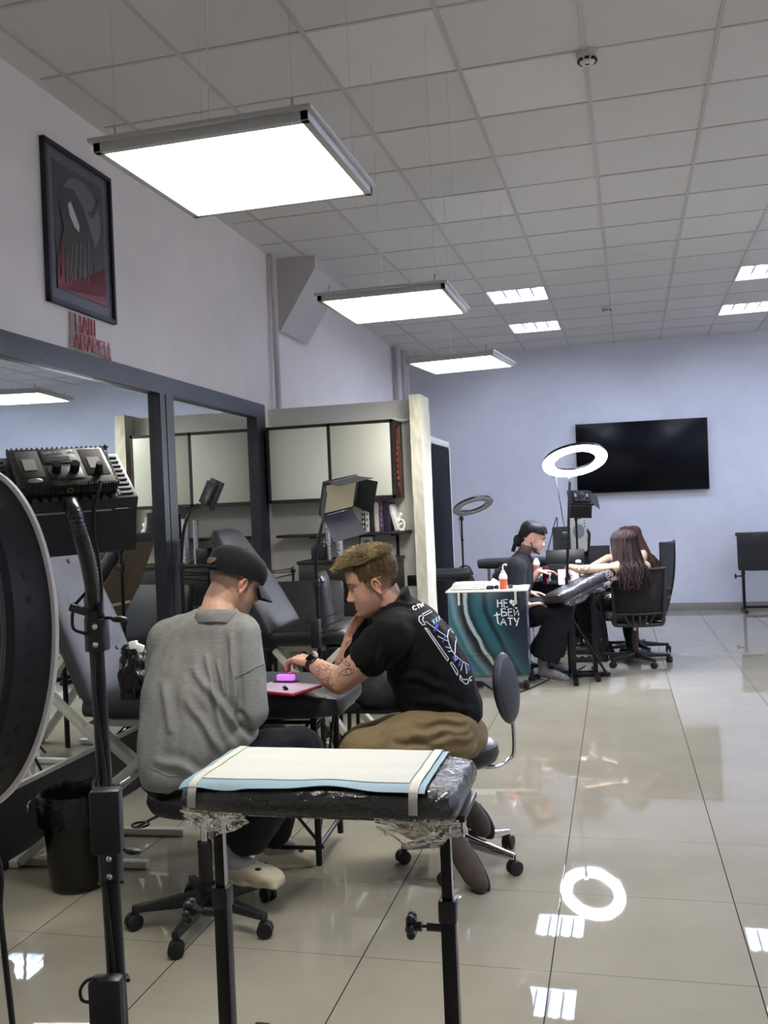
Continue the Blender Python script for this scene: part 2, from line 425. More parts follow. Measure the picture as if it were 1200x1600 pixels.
# smoke detectors
def detector(label, px, py, s, grp=None):
    c = onz(px, py, ZC); p = thing('smoke_detector', label, 'smoke detector', (c.x, c.y, ZC))
    M = Matrix.Diagonal((s, s, -s, 1))
    MB().lathe([(0, 0), (.052, 0), (.052, .018), (.047, .024), (0, .024)], M).build('base', mat('detector_cream', 'c9c7ba', .45), p)
    b = MB().lathe([(0, .02), (.043, .024), (.045, .034), (.032, .052), (.024, .056), (0, .056)], M); b.build('head', mat('detector_cream2', 'd2d0c4', .45), p)
    g = MB()
    for k in range(8):
        q = rot(z=45*k); g.box((.041*s, 0, -.041*s), (.012*s, .022*s, .010*s), q)
    g.box((0, 0, -.0565*s), (.02*s, .012*s, .002)); g.build('vents', BLKM, p)
detector('round white smoke detector with dark vents on the near ceiling', 917, 82, 1.0)
detector('small far smoke detector on the ceiling near the end wall', 948, 479, 1.0)

# ------------------------------------------------------------------ mirror on the left wall
YM0, YM1 = 1.6, 6.86
wd = V((-.03, 1, 0)).normalized(); wn_ = V((1, .03, 0)).normalized()
def WP(Y, z, off=0): return V((wallx(Y), Y, z)) + wn_*off      # point on the left wall
WM = lambda Y, z, off=0: basis(WP(Y, z, off), wd, (0, 0, 1))    # x along the wall, y up, z out of... 
mir = thing('wall_mirror', 'big wall mirror in a blue-black frame along the left wall', 'mirror', WP(4.2, 0), 0)
def wbar(mb, y0, y1, z0, z1, o0, o1):
    a = [WP(y0, z0, o0), WP(y1, z0, o0), WP(y1, z1, o0), WP(y0, z1, o0), WP(y0, z0, o1), WP(y1, z0, o1), WP(y1, z1, o1), WP(y0, z1, o1)]
    mb.raw(a, [(0, 1, 2, 3), (4, 5, 6, 7), (0, 1, 5, 4), (1, 2, 6, 5), (2, 3, 7, 6), (3, 0, 4, 7)]); return mb
f = MB(); wbar(f, YM0, YM1, 2.235, 2.345, .0, .06); wbar(f, YM1-.19, YM1, .33, 2.235, 0, .06); wbar(f, 5.06, 5.24, .33, 2.235, 0, .06)
wbar(f, 5.13, 5.17, .33, 2.235, .06, .064)
r = random.Random(5)
for k in range(7): q = WP(3.4+.5*k, 2.29, .06); f.ell(q, (.003, .006, .006), None, 8, 6)
f.build('frame', NAVY, mir, True)
GL = mat('mirror_glass', 'e4e9e6', .012, 1)
for y0, y1 in ((YM0, 5.06), (5.24, YM1-.19)): wbar(MB(), y0, y1, .345, 2.235, .005, .02).build('mirror_pane', GL, mir, True)
wbar(MB(), YM0, YM1, .325, .345, 0, .03).build('bottom_rail', STL, mir, True)
wbar(MB(), YM0, YM1, 0.005, .325, 0, .025).build('base_panel', mat('black_panel', '08080a', .5, spec=.3), mir, True)

# ------------------------------------------------------------------ framed picture
pic = thing('framed_picture', 'black framed dark print with a grey disc and red grass on the left wall', 'picture', WP(4.32, 2.97))
def wq(a, b): return (4.0+.64*a, 2.567+.803*b)               # picture units to wall
f = MB()
for z0, z1, y0, y1 in ((2.567, 2.59, 4.0, 4.64), (3.347, 3.37, 4.0, 4.64), (2.567, 3.37, 4.0, 4.02), (2.567, 3.37, 4.62, 4.64)): wbar(f, y0, y1, z0, z1, 0.002, .03)
f.build('frame', NAVY, pic, True)
wbar(MB(), 4.015, 4.625, 2.58, 3.36, .002, .014).build('mount', mat('mount_grey', '4a4c58', .35, coat=.5), pic, True)
def wpoly(pts, off, m, name):
    mb = MB(); k = len(pts); P = [WP(*wq(*p), off) for p in pts]; Q = [p - wn_*.001 for p in P]
    mb.raw(P+Q, [tuple(range(k)), tuple(range(2*k-1, k-1, -1))] + [(i, (i+1) % k, k+(i+1) % k, k+i) for i in range(k)]); return mb.build(name, m, pic, True, smooth=False)
wpoly([(.13, .1), (.87, .1), (.87, .9), (.13, .9)], .0155, mat('print_dark', '24252b', .35, coat=.5), 'print')
disc = [(.52+.30*math.cos(a), .64+.225*math.sin(a)) for a in [2*PI*k/36 for k in range(36)]]
gm = bpy.data.materials.new('print_disc'); t = NT(gm); t.p.inputs['Roughness'].default_value = .35; t.p.inputs['Base Color'].default_value = lin('5f5f66'); MATS['pd'] = gm
wpoly(disc, .017, gm, 'disc')
wpoly([(.2, .12), (.16, .3), (.25, .5), (.2, .62), (.28, .76), (.42, .78), (.55, .7), (.7, .5), (.74, .34), (.66, .12)], .0185, mat('print_shape', '1b1c21', .35, coat=.5), 'dark_shape')
wpoly([(.32, .66), (.36, .69), (.42, .63), (.48, .56), (.47, .515), (.40, .54), (.34, .60)], .0195, mat('print_pale', 'b9b8ba', .4), 'pale_patch')
wpoly([(.66, .66), (.70, .66), (.84, .80), (.82, .82), (.68, .69), (.62, .68)], .0195, mat('print_shape', '1b1c21'), 'dark_stroke')
gr = [(.13, .1)]
for k in range(13):
    x = .13+.74*k/12; gr += [(x, .17+r.uniform(-.02, .03)), (min(.86, x+r.uniform(-.03, .05)), .24+r.uniform(0, .16) + (.08 if k in (1, 9) else 0)), (min(.865, x+.03), .16)]
gr += [(.87, .1)]
wpoly(gr, .0200, mat('print_red', '7d2b33', .4), 'red_grass')
for k in range(5): wpoly([(.30+.07*k, .2), (.31+.07*k, .2), (.37+.06*k, .42+.02*k), (.36+.06*k, .42+.02*k)], .0205, mat('print_pale2', '77777c', .4), 'pale_blade')

# neon lettering НАШ / АВАРЕЦ
LET = {'Н': [[(0, 0), (0, 1)], [(.6, 0), (.6, 1)], [(0, .5), (.6, .5)]], 'А': [[(0, 0), (.33, 1), (.66, 0)], [(.13, .36), (.54, .36)]],
       'Ш': [[(0, 1), (0, 0), (.8, 0), (.8, 1)], [(.4, 0), (.4, 1)]], 'В': [[(0, 0), (0, 1), (.42, 1), (.52, .9), (.52, .62), (.42, .53), (0, .53)], [(.42, .53), (.6, .42), (.6, .12), (.48, 0), (0, 0)]],
       'Р': [[(0, 0), (0, 1), (.45, 1), (.58, .88), (.58, .62), (.45, .5), (0, .5)]], 'Е': [[(.52, 0), (0, 0), (0, 1), (.52, 1)], [(0, .5), (.45, .5)]],
       'Ц': [[(0, 1), (0, 0), (.62, 0), (.62, 1)], [(.62, 0), (.78, 0), (.78, -.22)]], 'С': [[(.55, .85), (.4, 1), (.15, 1), (0, .85), (0, .15), (.15, 0), (.4, 0), (.55, .15)]],
       'Т': [[(.3, 0), (.3, 1)], [(0, 1), (.6, 1)]], 'И': [[(0, 1), (0, 0), (.55, 1), (.55, 0)]], 'Х': [[(0, 0), (.55, 1)], [(0, 1), (.55, 0)]],
       'Б': [[(.5, 1), (0, 1), (0, 0), (.42, 0), (.55, .14), (.55, .42), (.42, .55), (0, .55)]], 'У': [[(0, 1), (.28, .42)], [(.6, 1), (.2, -.08)]],
       'Й': [[(0, .9), (0, 0), (.5, .9), (.5, 0)], [(.12, 1.1), (.25, 1.02), (.38, 1.1)]]}
LW = {'Н': .85, 'А': .85, 'Ш': 1.05, 'В': .82, 'Р': .78, 'Е': .74, 'Ц': .95, 'С': .8, 'Т': .78, 'И': .8, 'Х': .8, 'Б': .8, 'У': .8, 'Й': .8}
sg = thing('neon_sign', 'unlit red neon lettering under the framed picture', 'sign', WP(4.38, 2.46))
NEON = mat('red_neon_tube', 'b8303c', .3, coat=.6)
def neon(txt, y0, z0, h, w):
    x = 0; tot = sum(LW[c] for c in txt)
    for c in txt:
        mb = MB()
        for st in LET[c]:
            P = [WP(y0+(x+p[0])/tot*w, z0+p[1]*h, .022) for p in st]
            for a_, b_ in zip(P[:-1], P[1:]): mb.cyl(a_, b_, .0042, n=8)
            for a_ in P: mb.ell(a_, (.0043, .0043, .0043), None, 8, 6)
        mb.build('letter', NEON, sg, True); x += LW[c]
neon('НАШ', 4.225, 2.462, .082, .205); neon('АВАРЕЦ', 4.205, 2.376, .072, .37)
wbar(wbar(MB(), 4.195, 4.44, 2.44, 2.555, .006, .009), 4.185, 4.595, 2.350, 2.438, .006, .009).build('acrylic_back', mat('acrylic', 'f4f2ee', .05, trans=.96), sg, True)

# ------------------------------------------------------------------ television
tv = thing('television', 'large black wall-mounted television on the end wall', 'television', (.17, YE, 2.06))
a = ony(899, 663, 13.02); b = ony(1107, 652, 13.02); c2 = ony(1107, 765, 13.02); d2 = ony(902, 771, 13.02)
x0, x1, z0, z1 = (a.x+d2.x)/2, (b.x+c2.x)/2, (c2.z+d2.z)/2, (a.z+b.z)/2
tv.rotation_euler = (0, R_(.45), 0)
MB().box(((x0+x1)/2-.17, -.06, (z0+z1)/2-2.06), (x1-x0, .045, z1-z0), None, .005).build('housing', BLKP, tv)
MB().box(((x0+x1)/2-.17, -.084, (z0+z1)/2-2.056), (x1-x0-.016, .004, z1-z0-.02), None, .001).build('screen', mat('screen_black', '06070c', .25, spec=.15), tv)
MB().box((0, -.024, 0), (.5, .04, .4)).build('wall_bracket', BLK, tv)

# ------------------------------------------------------------------ cabinet, shelf, drawers on the partition
WENGE = mat('wenge_black', '1c1715', .45, var=.2, vscale=30)
cab = thing('wall_cabinet', 'black framed wall cabinet with two pale doors above the shelf', 'cabinet', (-2.19, YP, 1.87))
cx0, cx1, cz0, cz1, cyf = -2.70, -1.69, 1.572, 2.162, 6.80
MB().box(((cx0+cx1)/2+2.19, -.14, (cz0+cz1)/2-1.87), (cx1-cx0, .28, cz1-cz0), None, .002).build('body', WENGE, cab)
f = MB(); w = .022; zc = (cz0+cz1)/2-1.87; xm = (cx0+cx1)/2+2.19
for x in (cx0+w/2, (cx0+cx1)/2, cx1-w/2): f.box((x+2.19, -.291, zc), (w, .022, cz1-cz0))
for z in (cz0+w/2, cz1-w/2): f.box((xm, -.291, z-1.87), (cx1-cx0, .022, w))
f.build('face_frame', WENGE, cab)
DOOR = mat('pale_green_laminate', 'c6c8bb', .4)
for k in range(2):
    xa = cx0+.022 + k*((cx1-cx0)/2-.011); wd_ = (cx1-cx0)/2-.033
    MB().box((xa+wd_/2+2.19, -.294, zc), (wd_-.004, .018, cz1-cz0-.048), None, .002).build('door', DOOR, cab)
# carved leaf ornament on the cabinet's right side
orn = thing('carved_ornament', 'reddish carved feather ornament on the right side of the wall cabinet', 'ornament', (cx1, 6.93, 1.87))
pts = []; n = 22
for k in range(n+1):
    v = k/n; wv = .060*math.sin(PI*v**.8)*(.65+.35*(k % 2)); pts.append((wv, -.27+.5*v))
poly = pts + [(-p[0], p[1]) for p in pts[::-1]]
MB().prism(poly, 0, .012, Matrix(((0, 0, 1, 0), (1, 0, 0, 0), (0, 1, 0, 0), (0, 0, 0, 1))), .001).build('feather', mat('red_wood', '6e3a2c', .5, var=.45, vscale=40), orn)
mb = MB(); mb.tube([(.014, 0, -.27), (.016, 0, .25)], .005, 8)
for k in range(9):
    z = -.2+.045*k
    for s in (-1, 1): mb.tube([(.014, 0, z), (.014, s*.03, z+.05)], .003, 6)
mb.build('ribs', mat('dark_red_wood', '4d1d18', .5), orn)
shelf = thing('wall_shelf', 'narrow black wall shelf below the cabinet', 'shelf', (-2.1, YP, 1.3))
MB().box((-.055, -.13, .012), (1.03, .25, .022), None, .002).build('board', WENGE, shelf)
for x in (-.31, .34):
    mb = MB(); mb.box((x, -.008, -.09), (.022, .012, .2)).box((x, -.09, -.006), (.022, .17, .012))
    for k in range(5): mb.box((x, -.016, -.05-.03*k), (.01, .006, .012))
    mb.build('bracket', BLK, shelf)
r = random.Random(11); x = -1.985
cols = ['2a2a33', 'd5d2cb', '1c1d28', 'c6c3bd', '5a3d62', '34213f', 'cfcdc8']
bl = ['thin black book, first in the row on the shelf', 'white book second in the shelf row', 'black book with pale spots on its spine in the shelf row', 'pale grey book in the middle of the shelf row',
      'mauve book in the shelf row', 'dark purple thick book near the end of the shelf row', 'white book leaning at the right end of the shelf row']
for k in range(7):
    wk = (.022, .03, .034, .036, .03, .052, .028)[k]; hk = (.2, .24, .23, .225, .23, .22, .2)[k]
    ang = 0 if k < 6 else -14
    b = thing('book', bl[k], 'book', (x+wk/2, YP-.13, 1.3235), 0, 'books on the wall shelf'); M = rot(y=ang) if ang else None
    if ang: b.location.x += .028; b.location.z += .005
    MB().box((0, 0, hk/2), (wk, .15, hk), M, .003).build('cover', mat('book_cloth_%d' % k, cols[k], .55), b)
    MB().box((0, .006, hk/2), (wk*.8, .15, hk-.012), M).build('pages', PAPER, b)
    mb = MB()
    for q in range(4): mb.box((0, -.0765, hk*(.2+.19*q)), (wk*.5, .002, hk*.09), M)
    mb.build('spine_marks', mat('spine_%d' % (k % 3), ('c9c7c2', '77737c', '17171c')[k % 3], .5), b); x += wk+.004
# shelf trinkets
sc = thing('white_figurine', 'white openwork seated figurine on the shelf end', 'figurine', (-1.70, YP-.13, 1.3235)); mb = MB()
mb.lathe([(0, 0), (.03, 0), (.032, .006), (0, .008)])
mb.tube([(.030*math.cos(a)*1.0, 0, .045+.04*math.sin(a)) for a in [2*PI*k/20 for k in range(20)]], .007, 8, closed=True)
mb.tube(spline([(-.02, 0, .07), (-.012, 0, .095), (0, 0, .11)], 5), .010, 8); mb.ell((.003, 0, .122), (.013, .013, .016)); mb.tube(spline([(.018, 0, .08), (.026, 0, .06), (0, 0, .05), (-.02, 0, .04)], 5), .006, 8)
mb.build('figure', mat('white_ceramic', 'e9e8e4', .25), sc)
j = thing('small_jar', 'tiny black jar on the shelf left of the figurine', 'jar', (-1.80, YP-.13, 1.3235)); MB().lathe([(0, 0), (.016, 0), (.017, .03), (.013, .034), (.014, .05), (0, .052)]).build('jar', BLKP, j)
MB().lathe([(0, .048), (.018, .048), (.018, .062), (0, .063)]).build('lid', BLK, j)
tag(MB().box((-1.90, YP-.14, 1.3265), (.09, .06, .006), None, .002).build('flat_box', BLKM), 'flat black case lying on the shelf beside the tiny jar', 'case')
sw = thing('light_switch', 'black square light switch plate on the partition by the post', 'switch', (ony(645, 907, YP).x, YP, ony(645, 907, YP).z))
MB().box((0, -.005, 0), (.082, .01, .082), None, .003).build('plate', BLKP, sw); MB().box((0, -.012, 0), (.052, .006, .052), None, .002).build('rocker', BLK, sw)
# cable tube running from the cabinet top into the post
tag(MB().tube(spline([(-1.83, YP-.02, 2.175), (-1.75, YP-.03, 2.185), (-1.66, YP-.05, 2.17), (-1.588, YP-.06, 2.185)], 6), .011, 8).build('cable_duct', WPL), 'pale corrugated cable duct running from the cabinet top into the plastered post', 'cable duct')
# drawers
dr = thing('drawer_unit', 'black drawer chest against the partition under the shelf', 'drawers', (-2.14, 6.82, 0))
q0 = at(459, 870, 6.9); q1 = at(604, 863, 6.75); zt = 1.13
xa, xb = q0.x, q1.x; wdt = xb-xa; xc = (xa+xb)/2+2.14
MB().box((xc, 0, zt/2+.01), (wdt, .46, zt-.05), None, .003).build('carcass', WENGE, dr); MB().box((xc, 0, zt-.012), (wdt+.02, .48, .024), None, .003).build('top', WENGE, dr)
for k in range(4):
    f = MB().box((xc, -.238, .16+.265*k), (wdt-.03, .018, .25), None, .003).build('drawer', WENGE, dr); MB().cyl((xc-.06, -.262, .16+.265*k), (xc+.06, -.262, .16+.265*k), .006).build('handle', BLK, f)
FOIL = mat('foil', 'c8c9cb', .22, .85, bump=.4, bscale=45)
for k, (px, lab, rr_, hh) in enumerate(((506, 'slimmer upright foil roll on the drawer chest', .022, .34), (525, 'thicker upright foil roll on the drawer chest, nearer the picture frame', .030, .35))):
    q = at(px-14, 868, 6.8); rl = thing('foil_roll', lab, 'foil roll', (q.x, 6.78, zt)); MB().cyl((0, 0, 0), (0, 0, hh), rr_, n=24).build('roll', FOIL, rl); MB().lathe([(rr_*.6, hh), (rr_*.6, hh+.004), (rr_*.35, hh+.004), (rr_*.35, hh)]).build('core', mat('card', '9a8468', .8), rl)
q = at(476, 866, 6.8); bx = thing('film_wrapped_box', 'small black box in crinkled clear film on the drawer chest', 'box', (q.x, 6.76, zt)); MB().box((0, 0, .06), (.10, .1, .12), None, .006).build('box', BLKP, bx)
mb = MB(); r = random.Random(4)
for k in range(14):
    a = r.uniform(0, 6.28); p0 = V((.05*math.cos(a), .05*math.sin(a), r.uniform(.03, .12)))
    mb.tube(spline([p0, p0+V((r.uniform(-.07, .07), r.uniform(-.04, .04), r.uniform(-.02, .05))), p0+V((r.uniform(-.09, .09), r.uniform(-.05, .05), r.uniform(-.03, .06)))], 4), .0018, 5)
mb.build('film', CLEAR, bx)
pf = thing('small_picture_frame', 'small black framed card with a floral drawing leaning on the drawer chest', 'picture', (at(556, 862, 6.85).x, 6.86, zt))
M = rot(x=-10) @ rot(z=0); f = MB()
for xx in (-.055, .055): f.box((xx, 0, .085), (.01, .012, .17), M)
for zz in (.005, .165): f.box((0, 0, zz), (.12, .012, .01), M)
f.build('frame', BLK, pf); MB().box((0, .002, .085), (.105, .004, .16), M).build('card', mat('card_grey', '8d8d8d', .5), pf)
mb = MB(); mb.prism([(-.05, .01), (.05, .01), (.05, .045), (-.05, .07)], 0, .002, M @ Matrix(((1, 0, 0, 0), (0, 0, 1, -.003), (0, 1, 0, 0), (0, 0, 0, 1)))); mb.build('white_corner', PAPER, pf)
mb = MB()
for k in range(9):
    a = 2*PI*k/9; mb.tube([M @ V((.006*math.cos(a), -.003, .11+.006*math.sin(a))), M @ V((.032*math.cos(a+.3), -.003, .11+.032*math.sin(a+.3))), M @ V((.02*math.cos(a+.8), -.003, .11+.02*math.sin(a+.8)))], .0025, 5)
mb.build('drawing', BLKM, pf)
# swing arm clamped left of the chest
sa = thing('swing_arm', 'thin black folding swing arm left of the drawer chest', 'arm', at(459, 905, 6.6)); mb = MB()
A, B_, C_ = at(458, 893, 6.55), at(416, 901, 6.75), at(418, 906, 6.75)
for o in (0, .022): mb.cyl(A+V((0, 0, o)), at(414, 896, 6.8)+V((0, 0, o*.4)), .005, n=8)
mb.cyl(at(457, 897, 6.55), C_, .005, n=8); mb.build('boom', BLK, sa, True)
MB().ell(A+V((0, 0, .01)), (.02, .02, .025)).build('joint', BLK, sa, True); MB().cyl(A, at(459, 960, 6.55), .009, n=10).build('post', BLK, sa, True)
# ------------------------------------------------------------------ treatment beds
def cushion(mb, c, s, M=None, r=.035, puff=.012):
    b = bmesh.new(); bmesh.ops.create_cube(b, size=1)
    for v in b.verts: v.co = V((v.co.x*s[0], v.co.y*s[1], v.co.z*s[2]))
    bmesh.ops.subdivide_edges(b, edges=b.edges[:], cuts=7, use_grid_fill=True)
    for v in b.verts:                                   # round the box and swell the faces
        h = V((s[0]/2, s[1]/2, s[2]/2)); rr = min(r, s[0]/2, s[1]/2, s[2]/2)
        q = V([max(-(h[i]-rr), min(h[i]-rr, v.co[i])) for i in range(3)]); dlt = v.co-q
        if dlt.length > 1e-9: v.co = q+dlt.normalized()*min(rr, max(abs(x) for x in dlt))*1.0
        k = (1-(2*v.co.x/s[0])**2)*(1-(2*v.co.y/s[1])**2)
        if k > 0: v.co.z += (puff if v.co.z > 0 else -puff*.2)*k**.6
    T = Matrix.Translation(V(c)); mb.take(b, M @ T if M is not None else T)
CREAM = mat('cream_enamel', 'b5b3a8', .45, var=.06)
BOARD = mat('brown_board', '6b5646', .6, var=.12, vscale=6)
def bed(label, loc, rz, L, W, zt, back, tufts=True, m_seat=mat('bed_leatherette', '2c2f33', .42, bump=.12, bscale=160), puff=.022, m_back=LEAG, legs='white', lean=14, bl=.85, taper=.7):
    p = thing('treatment_bed', label, 'treatment bed', loc, rz)
    th = .105
    mb = MB(); cushion(mb, (L/2, W/2, zt-th/2), (L, W, th), None, .05, puff); mb.build('seat', m_seat, p)
    MB().tube([(.03, .012, zt-.012), (L-.06, .012, zt-.012)], .003, 6).build('seam', m_seat, p)
    # backrest: tapered padded panel leaning back from the hinge
    M = Matrix.Translation((back, W/2, zt-.05)) @ rot(y=-lean)
    tb = .085
    def pad(sx):
        mb = MB(); n = 22
        def prof(z):                                # half width along the panel's height
            t_ = z/bl
            w = W/2*(1-(1-taper)*max(0, (t_-.45)/.55)**1.2)
            e = min(1, (1-t_)/.06) ; e2 = min(1, t_/.05)
            return w*(.86+.14*math.sqrt(max(0, 1-(1-e)**2)))*(.9+.1*math.sqrt(max(0, 1-(1-e2)**2)))
        def fn(u, v):
            z = bl*v; w = prof(z); a = u*2*PI
            cx, cy = math.cos(a), math.sin(a)
            x = (abs(cx)**.5)*(1 if cx > 0 else -1)*tb/2; y = (abs(cy)**.35)*(1 if cy > 0 else -1)*w
            x *= math.sqrt(max(.02, 1-(2*abs(v-.5))**10))
            if tufts and cx > 0:
                for (ty, tz) in ((-.10, .22), (.12, .22), (-.10, .47), (.12, .47), (0, .68)):
                    d2 = (y-ty)**2+(z-tz*bl/.85)**2; x -= .016*math.exp(-d2/.0035)
            return M @ V((x, y, z))
        mb.sheet(fn, 56, 26)
        return mb
    pd = pad(1); 
    bm = pd.bm
    bmesh.ops.remove_doubles(bm, verts=bm.verts[:], dist=.0005); bmesh.ops.holes_fill(bm, edges=[e for e in bm.edges if len(e.link_faces) == 1])
    bk = pd.build('backrest', m_back, p)
    if tufts:
        mb = MB()
        for (ty, tz) in ((-.10, .22), (.12, .22), (-.10, .47), (.12, .47), (0, .68)): mb.ell((tb/2-.012, ty, tz*bl/.85), (.006, .011, .011), M, 12, 8)
        mb.build('buttons', m_back, bk)
    poly = [(-W/2*.8, .06), (W/2*.8, .06), (W/2*.84, bl*.5), (W/2*taper*.8, bl*.95), (-W/2*taper*.8, bl*.95), (-W/2*.84, bl*.5)]
    MB().prism(poly, -.012, 0, M @ Matrix(((0, 0, 1, -tb/2-.001), (1, 0, 0, 0), (0, 1, 0, 0), (0, 0, 0, 1)))).build('back_board', BOARD, bk)
    MB().cyl(M @ V((-tb/2-.02, -W*.34, bl*.34)), M @ V((-tb/2-.02, W*.34, bl*.34)), .010).build('tube_rail', CREAM, bk)
    if legs == 'white':
        for y in (.05, W-.05):
            for a, b, nm in (((-.30, 0), (min(.46, L-.04), zt-th-.02), 'front'), ((min(.72, L+.1), 0), (.02, zt-th-.02), 'rear')):
                yy = y+(.02 if nm == 'rear' else -.02)
                MB().bar((a[0], yy, .03), (b[0], yy, b[1]), .035, .062, V((0, 1, 0))).build('leg', CREAM, p)
            MB().box((-.05, y, .02), (.64, .04, .03), None, .004).build('foot_rail', CREAM, p)
            MB().cyl((.17, y-.05, .37), (.17, y+.05, .37), .012).build('pivot', STL, p)
        for x in (-.33, min(.76, L+.12)): MB().box((x, W/2, .02), (.045, W, .032), None, .004).build('cross_foot', CREAM, p)
        MB().box((L*.42, W/2, zt-th-.02), (L*.7, W*.7, .03)).build('under_frame', CREAM, p)
    return p
b1 = bed('nearer treatment bed with a buttoned grey backrest against the mirror', onz(150, 1122, .655) - V((0.09, 0, .655)), R_(4.5), 1.15, .50, .740, .06, True, puff=.045, lean=21, bl=.82)
# black end frame under the foot end
e = MB(); X = 1.02
for y in (.06, .45):
    e.cyl((X, y, .69), (X, y, .03), .014); e.cyl((X-.42, y, .03), (X-.02, y, .62), .007, n=8); e.cyl((X-.40, y, .62), (X+.02, y, .10), .007, n=8)
    e.cyl((X-.42, y, .69), (X-.42, y, .03), .012)
for z in (.1, .62): e.cyl((X, .06, z), (X, .45, z), .010, n=8); e.cyl((X-.42, .06, z), (X, .06, z), .009, n=8); e.cyl((X-.42, .45, z), (X, .45, z), .009, n=8)
e.cyl((X, .06, .62), (X, .45, .12), .006, n=8); e.cyl((X, .06, .12), (X, .45, .62), .006, n=8)
e.build('foot_end_frame', BLK, b1)
b2o = onz(415, 1005, .69); b2 = bed('farther treatment bed with a plain black backrest, behind the man in the cap', (-2.06, 5.08, 0), R_(3), .47, .58, .82, .02, False, m_seat=LEA, m_back=mat('slate_leatherette', '20232b', .5, bump=.1, bscale=160), lean=31, bl=.74, taper=.66)
# upright padded panel standing behind the farther bed, and black chair beside it
pn = thing('folded_arm_support', 'black padded arm support tilted upright behind the farther bed', 'arm support', (at(466, 945, 6.35).x, at(466, 945, 6.35).y, 0), R_(8))
w0 = at(405, 912, 6.3); w1 = at(512, 910, 6.2); hw = (w1-w0).length/2+.07
mb = MB(); cushion(mb, (0, 0, 0), (hw*2, .46, .10), Matrix.Translation((.0, 0, .80)) @ rot(x=74), .03, .01); mb.build('pad', LEA, pn)
for x in (-hw*.6, hw*.6): MB().cyl((x, .05, .02), (x, .05, .72), .014).build('leg', BLK, pn); MB().box((x, .05, .02), (.03, .42, .03), None, .004).build('foot', BLK, pn)
MB().cyl((-hw*.6, .05, .3), (hw*.6, .05, .3), .010).build('cross_bar', BLK, pn)
ac = at(540, 990, 5.62); ch = thing('padded_chair', 'black padded chair at the right end of the farther bed', 'chair', (ac.x, ac.y, 0), R_(14))
mb = MB(); cushion(mb, (.10, .0, .68), (.42, .44, .08), None, .03, .012); mb.build('seat', LEA, ch)
mb = MB(); cushion(mb, (0, 0, 0), (.40, .42, .07), Matrix.Translation((-.12, 0, .93)) @ rot(y=84), .03, .012); mb.build('backrest', mat('worn_leatherette', '2a2c30', .3, bump=.1, bscale=120), ch)
for x in (-.06, .26):
    for y in (-.18, .18): MB().bar((x, y, 0), (x, y, .64), .025, .025).build('leg', BLK, ch)
# rubbish bag standing on the bed seat, and dark bag under the bed's end
def crumple(name, label, cat, base, sx, sy, sz, m, seed, rz=0):
    p = thing(name, label, cat, base, rz)
    def fn(u, v):
        a = u*2*PI; w = (.75+.25*math.sin(PI*min(1, v*1.1)))*(1-.15*v); c, s = math.cos(a), math.sin(a)
        q = V((c*sx/2*w, s*sy/2*w, v*sz)); k = noise.noise(V((q.x*22+seed, q.y*22, q.z*12)))*.022 + noise.noise(V((q.x*55+seed, q.y*55, q.z*30)))*.010
        q.x += c*k; q.y += s*k; q.z += k*.4*v; return q
    mb = MB(); mb.sheet(fn, 48, 22); mb.raw([fn(i/48, 0) for i in range(48)], [tuple(range(48))]); mb.raw([fn(i/48, 1)-V((0, 0, .02)) for i in range(48)], [tuple(range(48))]); bmesh.ops.remove_doubles(mb.bm, verts=mb.bm.verts[:], dist=.0006)
    mb.build('bag_body', m, p, sharp=60); return p
POLY = mat('black_polythene', '08080a', .22, bump=.35, bscale=55)
q = at(207, 1082, 3.78); bag = crumple('rubbish_bag', 'small black plastic bag standing on the nearer bed beside the grey shirt', 'bag', (q.x, q.y+.02, .768), .15, .14, .20, POLY, 3)
MB().box((-.03, -.02, .205), (.03, .02, .03), rot(y=20), .004).box((.04, 0, .205), (.035, .02, .04), rot(y=-10), .004).build('paper_scraps', PAPER, bag)
q = onz(575, 1150, .26); bk = thing('backpack', 'dark crumpled backpack on a low stand behind the man in khaki trousers', 'bag', (q.x, q.y+.25, 0))
def fnb(u, v):
    a = u*2*PI; c, s = math.cos(a), math.sin(a); w = math.sin(PI*max(.03, min(.97, v)))**.3
    p = V((c*.19*w, s*.12*w, .36+.27*v)); k = noise.noise(p*14)*.02; return p+V((c*k, s*k, 0))
MB().sheet(fnb, 40, 16).build('bag_body', mat('dark_canvas', '191a1c', .6, var=.5, vscale=14, bump=.3, bscale=50), bk, sharp=70)
mb = MB()
for s in (-1, 1):
    for t_ in (-1, 1): mb.bar((s*.16, t_*.1, 0), (s*.15, t_*.08, .4), .02, .02)
mb.box((0, 0, .36), (.34, .22, .02)); mb.build('stand', BLK, bk)

